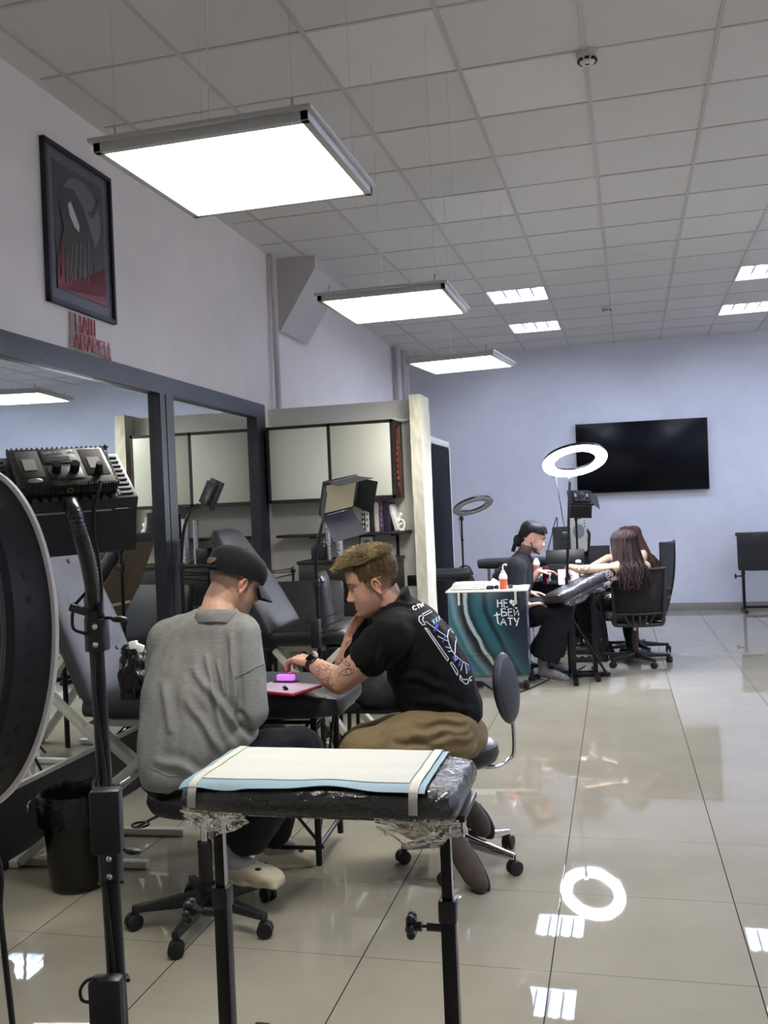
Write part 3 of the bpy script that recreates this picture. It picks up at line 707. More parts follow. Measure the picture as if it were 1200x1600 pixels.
# ------------------------------------------------------------------ castor stools
def castor(p, c, rz, r=.028, m=RUB):
    T = Matrix.Translation(V(c)) @ rot(z=rz)
    mb = MB()
    for s in (-1, 1): mb.lathe([(0, -.009), (r*.6, -.010), (r, -.007), (r, .007), (r*.6, .010), (0, .009)], T @ Matrix.Translation((s*.014, 0, r)) @ rot(y=90), 20)
    mb.box((0, 0, r*1.4), (.018, r*1.5, r*1.1), T, .006); mb.cyl(T @ V((0, 0, r*1.6)), T @ V((0, 0, r*2.7)), .006, n=8)
    return mb.build('castor', m, p)
def star(p, R, zhub, m, n, a0, zr=.062, w=.045, hub=.032):
    for k in range(n):
        a = R_(a0+360*k/n); d = V((math.cos(a), math.sin(a), 0)); s = V((-d.y, d.x, 0))
        def fn(u, v):
            t_ = u; c = d*(.015+(R-.012)*t_); zt_ = lerp(zhub+.03, zr+.024, t_**.8); ww = lerp(w*1.15, w*.62, t_)/2; hh = lerp(.055, .026, t_)
            ang = v*2*PI; cx, cy = math.cos(ang), math.sin(ang)
            return c + s*((abs(cx)**.5)*(1 if cx > 0 else -1)*ww) + V((0, 0, zt_-hh/2+(abs(cy)**.5)*(1 if cy > 0 else -1)*hh/2))
        mb = MB(); mb.sheet(fn, 10, 16); mb.raw([fn(1, j/16) for j in range(16)], [tuple(range(16))]); bmesh.ops.remove_doubles(mb.bm, verts=mb.bm.verts[:], dist=.0004)
        mb.build('base_arm', m, p); castor(p, d*R, math.degrees(a)+random.uniform(-70, 70))
    MB().cyl((0, 0, zhub-.03), (0, 0, zhub+.05), hub).build('hub', m, p)
g0 = V((-1.555, 3.14, 0))
st1 = thing('castor_stool', 'black round castor stool under the man in the grey shirt', 'stool', g0, 0)
star(st1, .265, .10, BLKP, 5, 128)
MB().cyl((0, 0, .13), (0, 0, .30), .026).build('gas_sleeve', BLKP, st1); MB().cyl((0, 0, .30), (0, 0, .45), .014).build('piston', CHR, st1)
mb = MB(); mb.lathe([(0, .42), (.15, .425), (.188, .44), (.20, .465), (.195, .495), (.17, .512), (.09, .518), (0, .518)], None, 36); mb.build('seat', LEA, st1)
MB().tube(spline([(-.05, -.02, .43), (-.16, -.05, .40), (-.22, -.06, .37), (-.24, -.05, .36)], 5), .005, 8).build('lever', BLK, st1)
MB().tube([V((-.20+.03*math.cos(a), -.10+.03*math.sin(a), .385)) for a in [2*PI*k/16 for k in range(16)]], .004, 6, closed=True).build('lever_ring', BLK, st1)
g1 = V((-.735, 3.86, 0))
st2 = thing('castor_stool', 'black castor stool with a chrome base and small backrest under the man in khaki trousers', 'stool', g1, 0)
star(st2, .25, .10, CHR, 5, -24, zr=.058, w=.04)
MB().cyl((0, 0, .13), (0, 0, .26), .025).build('gas_sleeve', CHR, st2); MB().cyl((0, 0, .26), (0, 0, .42), .014).build('piston', CHR, st2)
mb = MB(); mb.lathe([(0, .41), (.13, .412), (.158, .43), (.170, .46), (.163, .492), (.138, .51), (0, .515)], None, 36); mb.build('seat', LEA, st2)
bb = at(791, 1075, 3.98); bx = bb-g1
mb = MB(); M = frame(bx, cdir(.45, .89, 0), cdir(.89, -.45, .12).cross(cdir(.45, .89, 0)).normalized()*-1, cdir(.89, -.45, .12))
mb.ell((0, 0, 0), (.125, .150, .036), M, 28, 16)
bkr = mb.build('backrest', mat('stool_leatherette', '202226', .45, bump=.08, bscale=160), st2)
MB().tube([M @ V((.108*math.cos(a), .130*math.sin(a), .017)) for a in [2*PI*k/40 for k in range(40)]], .0022, 6, closed=True).build('seam', LEA, bkr)
rb = at(798, 1120, 4.0)-g1
MB().tube(spline([V((.05, 0, .405)), V((.16, .01, .40)), V((rb.x-.02, rb.y, .395)), V((rb.x+.005, rb.y, .42)), V((rb.x+.01, rb.y, .50)), V((rb.x+.005, rb.y+.0, .62)), bx+V((.02, 0, -.02))], 7), .009, 10).build('back_rod', CHR, st2)

# ------------------------------------------------------------------ waste bin
q = onz(105, 1396, 0); bn = thing('waste_bin', 'round black waste bin with a plastic liner in front of the mirror panel', 'bin', (q.x, q.y+.09, 0))
MESHB = mat('smoked_plastic', '0c0c0d', .2, alpha=.93)
MB().lathe([(0, .003), (.108, .003), (.114, .02), (.140, .37), (.144, .385), (.139, .385), (.134, .36), (.108, .02), (0, .012)], None, 40).build('bucket', MESHB, bn)
mb = MB()
def lin_(u, v):
    a = u*2*PI; k = noise.noise(V((math.cos(a)*4, math.sin(a)*4, v*3)))*.010+noise.noise(V((math.cos(a)*13, math.sin(a)*13, v*7)))*.006
    rr_, zz = [(.130, .26), (.137, .36), (.146, .392), (.152, .375), (.152, .27)][int(v*4+.5)]
    return V((math.cos(a)*(rr_+k), math.sin(a)*(rr_+k), zz+k*.9))
mb.sheet(lin_, 70, 4, .0012); mb.build('liner', POLY, bn, sharp=70)
mb = MB(); mb.ell((.14, -.09, .33), (.03, .02, .03)); mb.tube(spline([(-.13, -.08, .375), (-.15, -.1, .36), (-.14, -.12, .33)], 4), .006, 6); mb.build('liner_knot', POLY, bn)

# ------------------------------------------------------------------ arm supports on two posts
def square_leg(p, x, z0, z1, zc, knob=-1, m=BLK, edge=True):
    MB().box((x, 0, (z0+zc)/2), (.036, .036, zc-z0), None, .002).build('leg', m, p)
    MB().box((x, 0, (zc+z1)/2), (.026, .026, z1-zc), None, .002).build('inner_post', m, p)
    if edge: MB().box((x+.0132, -.004, (zc+z1)/2), (.0012, .017, z1-zc-.02)).build('bright_edge', STL, p)
    MB().box((x, 0, zc), (.044, .044, .055), None, .004).build('collar', BLKP, p)
    k = MB(); zz = zc-.045; k.cyl((x, 0, zz), (x+knob*.055, 0, zz), .011, n=14); k.cyl((x+knob*.055, 0, zz), (x+knob*.07, 0, zz), .004, n=8); k.cyl((x+knob*.068, 0, zz), (x+knob*.083, 0, zz), .013, n=14)
    for a in range(6): k.ell((0, .022, 0), (.012, .012, .012), Matrix.Translation((x+knob*.094, 0, zz)) @ rot(x=60*a), 10, 8)
    k.cyl((x+knob*.084, 0, zz), (x+knob*.104, 0, zz), .022, n=18); k.build('clamp_knob', BLKP, p)
PL = at(275, 1278, 2.27); LA = .685; WA = .365
ar = thing('arm_support', 'film-wrapped padded arm support on two black posts in the foreground', 'arm support', (PL.x+LA/2, PL.y+WA/2, 0), R_(1.0))
zb = PL.z; TH = .078
mb = MB(); cushion(mb, (0, 0, zb+TH/2), (LA-.012, WA-.012, TH-.008), None, .036, .006); mb.build('pad', mat('pad_black', '101114', .4, bump=.1, bscale=160), ar)
# cling film around the pad: thin shell with wrinkles
fm_ = bpy.data.materials.new('cling_film'); t = NT(fm_)
wv = t.new('ShaderNodeTexWave', wave_type='BANDS', bands_direction='DIAGONAL'); wv.inputs['Scale'].default_value = 9; wv.inputs['Distortion'].default_value = 9; wv.inputs['Detail'].default_value = 4; wv.inputs['Detail Scale'].default_value = 3; t.l.new(t.obj(), wv.inputs[0])
hgt = t.math('ADD', t.math('MULTIPLY', wv.outputs['Fac'], .6), t.noise(45, 4, t.obj())); t.bump(hgt, .9, .006)
tr = t.new('ShaderNodeBsdfTransparent'); gb = t.new('ShaderNodeBsdfGlossy'); gb.inputs['Roughness'].default_value = .12; t.l.new([n for n in t.n if n.type == 'BUMP'][0].outputs[0], gb.inputs['Normal'])
fr = t.new('ShaderNodeFresnel'); fr.inputs['IOR'].default_value = 1.5; t.l.new([n for n in t.n if n.type == 'BUMP'][0].outputs[0], fr.inputs['Normal'])
ms = t.new('ShaderNodeMixShader'); t.l.new(t.math('ADD', t.math('MULTIPLY', fr.outputs[0], 1.05), .04), ms.inputs[0]); t.l.new(tr.outputs[0], ms.inputs[1]); t.l.new(gb.outputs[0], ms.inputs[2]); t.l.new(ms.outputs[0], t.out.inputs[0]); FILM = fm_
mb = MB(); cushion(mb, (0, 0, zb+TH/2), (LA+.002, WA+.002, TH+.002), None, .038, .006)
for v in mb.bm.verts:
    c = v.co; k = noise.noise(V((c.x*40, c.y*16, c.z*30)))*.003; v.co = c+V((0, 0, 0)) + (V((c.x/LA, c.y/WA, (c.z-zb)*3)).normalized())*(abs(k))
mb.build('cling_film', FILM, ar, sharp=70)
def skirt(u, v):                                       # loose film gathered under the pad's ends
    x = lerp(-.05, .16, u); return None
for x0, x1, dz, sd in ((-LA/2-.005, -LA/2+.16, .085, 1), (LA/2-.20, LA/2+.0, .10, 7)):
    def sk(u, v, x0=x0, x1=x1, dz=dz, sd=sd):
        x = lerp(x0, x1, u); d = dz*.8*v*(.55+.45*math.sin(PI*u))*(1+.3*noise.noise(V((x*30, sd, 0))))
        return V((x+noise.noise(V((x*25, v*4, sd)))*.012*v, -WA/2+.03+noise.noise(V((x*30, v*4, sd+3)))*.018*v+.03*v, zb+.012-d))
    MB().sheet(sk, 34, 12).build('film_skirt', FILM, ar, sharp=80)
xl = (ar.matrix_basis.inverted() @ at(345, 1300, 2.44)).x; xr = (ar.matrix_basis.inverted() @ at(694, 1300, 2.28)).x
for x in (xl, xr):
    square_leg(ar, x, .03, zb+.01, .50); MB().box((x, .0, .02), (.04, .45, .035), None, .004).build('foot', BLKP, ar)
    for s in (-1, 1): MB().box((x, s*.228, .022), (.046, .025, .044), None, .006).build('foot_cap', RUB, ar)
MB().box(((xl+xr)/2, .0, .03), (xr-xl, .03, .03), None, .003).build('cross_bar', BLK, ar); MB().box((0, 0, zb-.004), (xr-xl+.1, .20, .016), None, .002).build('under_plate', BLK, ar)
# disposable underpad and two tape strips draped over the pad
zt = zb+TH+.0085
up = thing('disposable_underpad', 'white absorbent underpad with a pale blue border on the foreground arm support', 'underpad', ar.matrix_basis @ V((-.01, 0, zt)), R_(1.0))
def drape(x, y, lift=0):                               # height of the cloth above the pad
    e = max(0, abs(y)-(WA/2-.040)); ex = max(0, abs(x-.0)-(LA/2-.045))
    z = -min(e, .06)**2*9 - (max(0, e-.036))*1.6 - ex*ex*7
    z += .0016*noise.noise(V((x*11, y*14, 2))) + .0012*math.sin(y*60)*.5
    return z+lift
def ragged(x): return .012*noise.noise(V((x*6, 1, 5)))+.016*math.exp(-((x-.05)/.10)**2)
def under(x0, x1, y0, y1, lift, th, nm, m, rag=True):
    def fn(u, v):
        x = lerp(x0, x1, u); ya = y0+(ragged(x) if rag else 0); y = lerp(ya, y1, v)
        return V((x, y, drape(x, y, lift)))
    return MB().sheet(fn, 60, 30, th).build(nm, m, up, sharp=70)
BLUE = mat('pale_blue_backing', '7d99a4', .6, bump=.08, bscale=120); PADW = mat('absorbent_white', 'bdbeb5', .85, bump=.15, bscale=140)
under(-LA/2+.018, LA/2-.062, -WA/2+.003, WA/2-.012, .0015, .002, 'backing', BLUE)
under(-LA/2+.055, LA/2-.105, -WA/2+.040, WA/2-.020, .0035, .002, 'absorbent_layer', PADW)
for xx, lab in ((-LA/2+.044, 'left strip of cream tape across the blue edge of the underpad'), (LA/2-.098, 'right strip of cream tape across the blue edge of the underpad')):
    tp = thing('tape_strip', lab, 'tape', ar.matrix_basis @ V((xx, 0, zt)), R_(1.0), 'tape strips')
    def tf(u, v, xx=xx):
        y = lerp(-WA/2-.001, WA/2-.01, v); zf = drape(xx, y, .0062)
        if v < .12: zf = lerp(drape(xx, -WA/2+.012, .005)-.055, drape(xx, -WA/2+.012, .0055), v/.12); y = lerp(-WA/2-.006, -WA/2+.012, (v/.12)**3)
        return V((lerp(-.0105, .0105, u)-.01*(v-.5)*0, y, zf))
    MB().sheet(tf, 3, 60, .0008).build('strip', mat('masking_tape', 'c2c1b4', .55), tp, sharp=80)
# ------------------------------------------------------------------ LED video panels
def panel_text(parent, M, txt, size, m):
    cu = bpy.data.curves.new('t', 'FONT'); cu.body = txt; cu.size = size; cu.align_x = 'LEFT'; cu.extrude = .0004
    o = bpy.data.objects.new('t', cu); COL.objects.link(o); bpy.context.view_layer.update()
    me = bpy.data.meshes.new_from_object(o.evaluated_get(bpy.context.evaluated_depsgraph_get())); bpy.data.objects.remove(o)
    me.transform(M); me.materials.clear(); me.materials.append(m); return link('lettering', me, parent)
LEDF = mat('led_face', 'd9cfa8', .4, bump=.4, bscale=400)
GREYP = mat('grey_plastic', '34363a', .42); GRAT = mat('grating_grey', '4b4e54', .32, .2)
LABEL = mat('label_print', 'cfcfcf', .5)
def led_head(p, M, w, h, detail=True, flaps=((1, 40), (1, 40), (1, 55), (1, 55)), text=False, fd=.8, fk=.86):
    """M: x right, y up along the panel, z out of its BACK; panel centre at origin"""
    mb = MB(); mb.box((0, 0, -.012), (w, h, .024), M, .003)
    hd = mb.build('housing', BLKP, p)
    MB().box((0, 0, -.0255), (w*.88, h*.84, .003), M).build('led_face', LEDF, hd)
    b = MB(); b.box((-.0*w, -.02*h, .014), (w*.70, h*.80, .028), M, .004).build('control_box', BLKP, hd)
    g = MB()
    for s in (-1, 1):
        for k in range(9): g.box((s*w*.425, -h*.40+h*.80*k/8, .001), (w*.10, h*.045, .003), M)
        g.box((s*w*.37, 0, .0005), (w*.02, h*.9, .002), M)
    for k in range(10): g.box((-w*.32+w*.64*k/9, -h*.455, .001), (w*.035, h*.06, .003), M)
    g.build('vent_grating', GRAT, hd)
    if detail:
        e = MB()
        for s in (-1, 1):
            for k in range(26): e.box((s*w*.352, -h*.40+h*.78*k/25, .022), (.004, h*.016, .012), M)
        for k in range(38):
            e.box((-w*.34+w*.68*k/37, -.42*h, .020), (w*.009, .005, .014), M)
            if k % 2: e.box((-w*.34+w*.68*k/37, .38*h, .026), (w*.012, .004, .006), M)
        e.build('ribs', BLKP, hd)
        for s in (-1, 1):
            MB().box((s*w*.235, .03*h, .0275), (w*.17, h*.58, .003), M, .001).build('battery_bay', BLKM, hd)
            MB().box((s*w*.235, .0*h, .0295), (w*.09, h*.24, .0015), M).build('sticker', mat('sticker_grey', '86867f', .5), hd)
        MB().box((-.01*w, .17*h, .0285), (w*.245, h*.30, .003), M, .002).build('label_plate', GREYP, hd)
        MB().box((-.0*w, -.19*h, .0285), (w*.245, h*.26, .003), M, .002).build('control_plate', GREYP, hd)
        for s in (-1, 1): MB().cyl(M @ V((s*w*.065+.0, -.16*h, .029)), M @ V((s*w*.065, -.19*h, .048)), .0085, .0078, 18).build('dial', BLKP, hd)
        MB().cyl(M @ V((w*.235, -.22*h, .029)), M @ V((w*.235, -.23*h, .05)), .008, .006, 14).build('power_plug', BLKP, hd)
        MB().ell((-w*.235, -.36*h, .031), (.013, .006, .005), M).build('clip', STL, hd)
        MB().lathe([(.0035, 0), (.0055, 0), (.0055, .003), (.0035, .003)], M @ Matrix.Translation((-.0*w, -.422*h, .016)) @ rot(x=90), 16).build('screw', mat('brass', '8a7a4a', .3, .9), hd)
        if text:
            panel_text(hd, M @ Matrix.Translation((-w*.115, .225*h, .0303)), 'LED-60S', h*.062, LABEL); panel_text(hd, M @ Matrix.Translation((w*.062, .225*h, .0303)), 'iSO', h*.07, mat('label_white', 'f2f2f2', .5))
            q = MB()
            for k in range(3): q.box((-.02*w, .15*h-.035*h*k, .0303), (w*.17, h*.010, .0006), M)
            q.build('small_print', mat('small_print', '5f6064', .5), hd)
    # barn doors hinged at the four front edges: bottom, top, left, right
    sp = (('bottom', V((0, -h/2, -.024)), V((1, 0, 0)), V((0, -1, 0)), w, h*fd), ('top', V((0, h/2, -.024)), V((1, 0, 0)), V((0, 1, 0)), w, h*.62),
          ('left', V((-w/2, 0, -.024)), V((0, 1, 0)), V((-1, 0, 0)), h, h*.55), ('right', V((w/2, 0, -.024)), V((0, 1, 0)), V((1, 0, 0)), h, h*.55))
    for (nm, c, ax, out, L, D), (on, ang) in zip(sp, flaps):
        if not on: continue
        a = R_(ang); d = out*math.cos(a) - V((0, 0, 1))*math.sin(a); n = ax.cross(d); k = fk
        q = [c-ax*L/2*k, c+ax*L/2*k, c+ax*L/2+d*D, c-ax*L/2+d*D]
        mb = MB(); mb.raw([x+n*.0011 for x in q]+[x-n*.0011 for x in q], [(0, 1, 2, 3), (7, 6, 5, 4), (0, 1, 5, 4), (1, 2, 6, 5), (2, 3, 7, 6), (3, 0, 4, 7)], M)
        fl = mb.build('barn_door', mat('barn_door_black', '1a1b20', .55), hd, smooth=False)
        MB().cyl(M @ (c-ax*L*.3+n*0), M @ (c+ax*L*.3), .0022, n=8).build('hinge', STL, fl)
    return hd
def local(p, *pts): MI = PM(p).inverted(); return [MI @ V(q) for q in pts]

# foreground lamp on its pole
base = at(150, 960, 1.72); lx = base.xy
lamp = thing('video_lamp', 'large black LED video lamp seen from behind on a gooseneck pole in the left foreground', 'lamp', (lx.x+.02, lx.y, 0))
BR, BL = at(217, 776, 1.72), at(-3, 790, 1.60)
ex = (BR-BL).normalized(); TR = at(183, 708, (BR-CP).dot(ex)/ray(183, 708).dot(ex))
ey = (TR-BR); ey = (ey-ex*ey.dot(ex)); hh = ey.length; ey.normalize(); ww = (BR-BL).length
ez = ex.cross(ey)
if ez.dot(CF) > 0: pass
ctr = (BL+BR)/2 + ey*hh/2
M = Matrix.Translation(-V(lamp.location)) @ frame(ctr, ex, ey, ez)
hd = led_head(lamp, M, ww, hh, True, ((1, 80), (0, 0), (0, 0), (0, 0)), True, .085/hh, .98)
stk = thing('ornament_star', 'tiny brown star figure stuck on top edge of the foreground video lamp', 'ornament', at(164, 706, 1.79)); mb = MB()
MS = basis((0, 0, 0), CR, CU); mb.prism([((.0075 if k % 2 == 0 else .004)*math.sin(PI*k/5), .008+(.0075 if k % 2 == 0 else .004)*math.cos(PI*k/5)) for k in range(10)], -.002, .002, MS); mb.cyl((.003, 0, 0), (.006, 0, -.012), .0015, n=6); mb.build('star', mat('brown_wood', '5a4636', .6), stk)
g = local(lamp, at(110, 786, 1.635), at(116, 802, 1.60), at(125, 835, 1.60), at(135, 870, 1.63), at(143, 910, 1.67), at(147, 952, 1.72))
ns = []; gs = spline(g, 14); mb = MB(); mb.tube(gs, [.0125+(.0012 if k % 2 else 0) for k in range(len(gs))], 14); mb.build('gooseneck', mat('ribbed_black', '141417', .3), lamp)
P0, P1 = local(lamp, at(147, 948, 1.72), at(184, 1560, 1.72)); dn = (P1-P0); t0 = -P0.z/dn.z; PB = P0+dn*t0
Pm = lerp(P0, P1, .17)
MB().cyl(P0+V((0, 0, .02)), P0-V((0, 0, .05)), .0175).build('neck_socket', BLKP, lamp)
MB().cyl(P0, lerp(P0, P1, .64), .0135).build('upper_pole', BLK, lamp); MB().cyl(lerp(P0, P1, .6), PB, .0168).build('lower_pole', BLK, lamp)
for t_, nm in ((.07, 0), (.655, 1)):
    c = lerp(P0, P1, t_); mb = MB(); mb.cyl(c+V((0, 0, .03)), c-V((0, 0, .03)), .020); mb.box(c+V((.014, -.008, 0)), (.028, .024, .058), rot(z=0) if False else None, .004); cl = mb.build('clamp', BLKP, lamp)
    for s in (-1, 1): MB().ell(c+V((.012, -.0205, s*.016)), (.006, .004, .006)).build('bolt', CHR, cl)
    mb = MB(); mb.bar(c+V((.01, 0, .032)), c+V((.065, -.01, .028)), .010, .006); mb.ell(c+V((.055, -.01, .028)), (.016, .010, .006)); mb.build('lever', BLKP, cl)
for k in range(3):
    a = R_(40+120*k); d = V((math.cos(a), math.sin(a), 0)); MB().bar(PB+V((0, 0, .42)), PB+d*.36+V((0, 0, .012)), .018, .010).build('leg', BLK, lamp); MB().cyl(PB+V((0, 0, .16)), PB+d*.21+V((0, 0, .19)), .006, n=8).build('brace', BLK, lamp)
ad = local(lamp, at(150, 1282, 1.66))[0]; MB().box(ad, (.052, .036, .112), rot(z=20), .004).build('power_adapter', BLKP, lamp)
ad2 = local(lamp, at(160, 1566, 1.68))[0]; mb = MB(); mb.box(ad2, (.062, .036, .10), rot(z=15), .012); mb.build('plug_adapter', BLKP, lamp)
for t_ in (.57, .70, .95): c = lerp(P0, P1, t_); MB().tube([c+V((.021*math.cos(a), .021*math.sin(a), 0)) for a in [2*PI*k/14 for k in range(14)]], .0022, 6, closed=True).ell(c+V((.024, 0, 0)), (.004, .004, .004)).build('cable_tie', CORD, lamp)
L_ = lambda *q: local(lamp, *[at(*x) for x in q])
MB().tube(spline(L_((157, 752, 1.66), (152, 775, 1.655), (146, 800, 1.66), (147, 840, 1.67), (154, 875, 1.69), (158, 915, 1.70), (158, 950, 1.705), (163, 965, 1.70)), 6), .0034, 8).build('power_cord', CORD, lamp)
MB().tube(spline(L_((138, 922, 1.70), (126, 935, 1.69), (115, 950, 1.69), (113, 975, 1.69), (118, 985, 1.69), (132, 990, 1.70), (144, 1000, 1.71), (150, 1100, 1.70), (164, 1220, 1.70), (150, 1240, 1.67)), 6), .003, 8).build('power_cord', CORD, lamp)
MB().bar(*L_((110, 948, 1.685), (136, 956, 1.685)), .016, .014).build('inline_switch', BLKP, lamp)
MB().tube(spline(L_((158, 1335, 1.68), (163, 1380, 1.69), (172, 1450, 1.69), (178, 1525, 1.69), (165, 1530, 1.68), (140, 1530, 1.66), (126, 1545, 1.66), (128, 1562, 1.66), (140, 1566, 1.66)), 6), .003, 8).build('power_cord', CORD, lamp)
MB().tube(spline(L_((147, 1238, 1.66), (146, 1222, 1.68), (155, 1212, 1.70)), 6), .003, 8).build('power_cord', CORD, lamp)

# softbox-like LED lamp in the middle distance
def gooselamp(label, pole_px, d, ztop, neck, ctr, ex_, ez_, w, h, flaps, detail=False):
    q = at(pole_px[0], pole_px[1], d); p = thing('video_lamp', label, 'lamp', (q.x, q.y, 0))
    MB().cyl((0, 0, .02), (0, 0, ztop), .011, n=14).build('pole', BLK, p)
    MB().cyl((0, 0, .02), (0, 0, ztop*.55), .015, n=14).build('lower_pole', BLK, p)
    MB().tube(spline([(0, 0, ztop-.02)]+local(p, *neck), 8), .0095, 10).build('gooseneck', BLK, p)
    for z in (ztop-.03, ztop*.72): mb = MB(); mb.box((0, 0, z), (.03, .03, .04), None, .004); mb.bar((0, 0, z), (.05, -.01, z+.005), .008, .008); mb.build('clamp', BLKP, p)
    for k in range(3):
        a = R_(90+120*k); dd = V((math.cos(a), math.sin(a), 0)); MB().bar((0, 0, .30), dd*.32+V((0, 0, .012)), .016, .01).build('leg', BLK, p)
    M = Matrix.Translation(-V(p.location)) @ frame(V(ctr), *ex_)
    led_head(p, M, w, h, detail, flaps); return p
def hframe(z_back, up):                                   # axes with +z out of the back
    z = V(z_back).normalized(); x = V(up).cross(z).normalized(); return (x, z.cross(x), z)
hc = at(527, 772, 5.25)
zb_ = cdir(-.62, .66, .50)
lm2 = gooselamp('black LED lamp with open barn doors on a gooseneck in front of the wall cabinet', (496, 930), 5.3, 1.12,
    [at(494, 890, 5.3), at(495, 855, 5.3), at(503, 820, 5.32), at(512, 790, 5.34)], hc, hframe(zb_, cdir(-.35, .2, .9)), 0, .235, .21, ((1, 58), (1, 70), (1, 60), (1, 60)))
# battery holder and wire bracket on its pole
q = local(lm2, at(494, 990, 5.22), at(535, 965, 5.35))
mb = MB(); mb.box(q[0], (.05, .05, .16), None, .006); mb.build('power_adapter', BLKP, lm2)
mb = MB()
for z in (0, .05, .10): mb.cyl(q[0]+V((0, 0, z-.03)), q[1]+V((0, 0, z-.06)), .004, n=6)
mb.build('bracket', BLK, lm2)
lm3 = gooselamp('black LED lamp on a thin gooseneck stand close to the mirror post', (286, 940), 5.42, 1.24,
    [at(285, 850, 5.42), at(288, 825, 5.4), at(297, 800, 5.4), at(310, 788, 5.42)], at(329, 771, 5.45), hframe(cdir(-.55, -.45, .25), cdir(.5, .1, .8)), 0, .15, .17, ((0, 0), (0, 0), (0, 0), (0, 0)))

# ------------------------------------------------------------------ ring lamps
def ring_head(p, ctr, n, R, lit, hs=.030, up=None, ri=.63):
    z = V(n).normalized(); x = (V(up) if up is not None else V((0, 0, 1))).cross(z).normalized(); M = Matrix.Translation(-V(p.location)) @ frame(V(ctr), x, z.cross(x), z)
    hd = MB().ring([(R, -.004), (R-.006, -.012), (R*.955, -hs), (R*.70, -hs), (R*ri+.006, -.012), (R*ri, 0), (R, .002)], M, 72).build('ring_housing', BLKP, p)
    MB().ring([(R-.004, .002), (R-.006, .010), (R*ri+.006, .010), (R*ri+.004, .002)], M, 72).build('diffuser', E_RING if lit else mat('ring_off', 'b9b9b7', .35), hd)
    return hd, M
# lit lamp over the far table
q = onz(892, 1058, 0)
rl = thing('ring_lamp', 'lit white ring lamp on a tall black stand over the far table', 'ring lamp', (q.x, q.y, 0))
rc = at(898, 720, 7.95); top = V((0, 0, local(rl, at(889, 752, 7.95))[0].z))
nz = (cdir(0.12, -1, 0)*.43 + V((0, 0, -.90))).normalized()
hd, MR = ring_head(rl, rc, nz, .275, True)
tilt = local(rl, at(890, 748, 7.95))[0]
MB().cyl((0, 0, .02), (0, 0, .85), .017).build('lower_pole', BLK, rl); MB().cyl((0, 0, .8), (tilt.x, tilt.y, tilt.z-.02), .012).build('upper_pole', BLK, rl)
MB().box((tilt.x, tilt.y, tilt.z), (.035, .03, .06), None, .006).build('tilt_head', STL, rl); MB().box((0, 0, 1.2), (.05, .04, .07), None, .008).build('collar', BLKP, rl)
mb = MB(); mb.box((0, -.215, -.012), (.16, .05, .025), MR, .008); mb.build('control_box', BLKP, hd)
mb = MB()
for k in range(3): mb.ell((-.04+.04*k, -.20, .003), (.005, .005, .004), MR, 10, 6)
mb.build('buttons', WPL, hd)
MB().tube(spline([MR @ V((-.12, -.2, -.02)), *local(rl, at(876, 790, 8.1), at(880, 815, 8.3), at(883, 825, 8.6))], 6), .004, 6).build('power_cord', CORD, rl)
for y in (0, .11): MB().box((0, y, .018), (.66, .04, .03) if not y else (.42, .035, .03), rot(z=8), .003).build('base_bar', BLK, rl)
MB().cyl((0, 0, .55), (.26, .30, .03), .011).build('leg', BLK, rl); MB().cyl((0, 0, .55), (.30, -.02, .03), .011).build('leg', BLK, rl); MB().cyl((0, 0, .55), (-.22, .30, .03), .011).build('leg', BLK, rl)
for k in range(2): MB().ell((-.05+.06*k, -.022, .018), (.010, .006, .010)).build('bolt', STL, rl)
# unlit lamp by the door
q = at(724, 905, 9.6); r2 = thing('ring_lamp', 'unlit grey ring lamp on a thin stand near the dark door', 'ring lamp', (q.x, q.y, 0))
hd, MR = ring_head(r2, at(739, 791, 9.6), (cdir(-.10, -1, 0)*.36 + cdir(.24, 0, -.9)*.93).normalized(), .213, False, .024)
tt = local(r2, at(721, 810, 9.6))[0]
MB().cyl((0, 0, .02), (tt.x, tt.y, tt.z), .010, n=12).build('pole', BLK, r2); MB().ell(tt, (.022, .022, .03)).build('tilt_head', BLKP, r2); MB().box((0, -.155, -.01), (.16, .045, .03), MR, .006).build('control_box', mat('dim_grey', '3b3d43', .5), hd)
MB().box((.012, 0, tt.z*.84), (.03, .012, .012), None, .003).build('collar_knob', BLKP, r2)
MB().tube(spline([MR @ V((-.08, -.16, -.02)), *local(r2, at(719, 830, 9.6), at(722, 855, 9.6))], 5), .003, 6).build('power_cord', CORD, r2)
for k in range(3):
    a = R_(30+120*k); MB().cyl((0, 0, .45), (.3*math.cos(a), .3*math.sin(a), .01), .008, n=8).build('leg', BLK, r2)
# big foreground ring, seen from behind and cut by the left frame edge
FRC = at(-54, 994, 1.245); vd = (FRC-CP).normalized(); rt = vd.cross(CU).normalized()
nr = (vd*.434+rt*.90)
f0 = thing('ring_lamp', 'large switched-off ring lamp seen from behind, cut by the left frame edge', 'ring lamp', (FRC.x, FRC.y, 0))
z = nr.normalized(); x = CU.cross(z).normalized(); MF = Matrix.Translation(-V(f0.location)) @ frame(FRC, x, z.cross(x), z); RR = .2265
hd = MB().ring([(RR-.005, -.003), (RR-.008, -.010), (RR-.012, -.046), (RR-.020, -.052), (RR*.72, -.054), (RR*.66, -.045), (RR*.64, -.01), (RR*.64, -.002)], MF, 96).build('ring_housing', mat('ring_back_black', '151619', .5), f0)
MB().ring([(RR, -.002), (RR, .002), (RR-.003, .004), (RR*.64, .004), (RR*.635, 0), (RR*.64, -.001), (RR-.003, -.004)], MF, 96).build('front_diffuser', mat('diffuser_off', 'efece4', .4), f0)
MB().ring([(RR-.020, -.0515), (RR-.024, -.0555), (RR-.029, -.0535)], MF, 96).build('edge_bead', mat('bead_grey', '55555a', .35), hd)
mb = MB(); md = MB(); ms_ = MB()
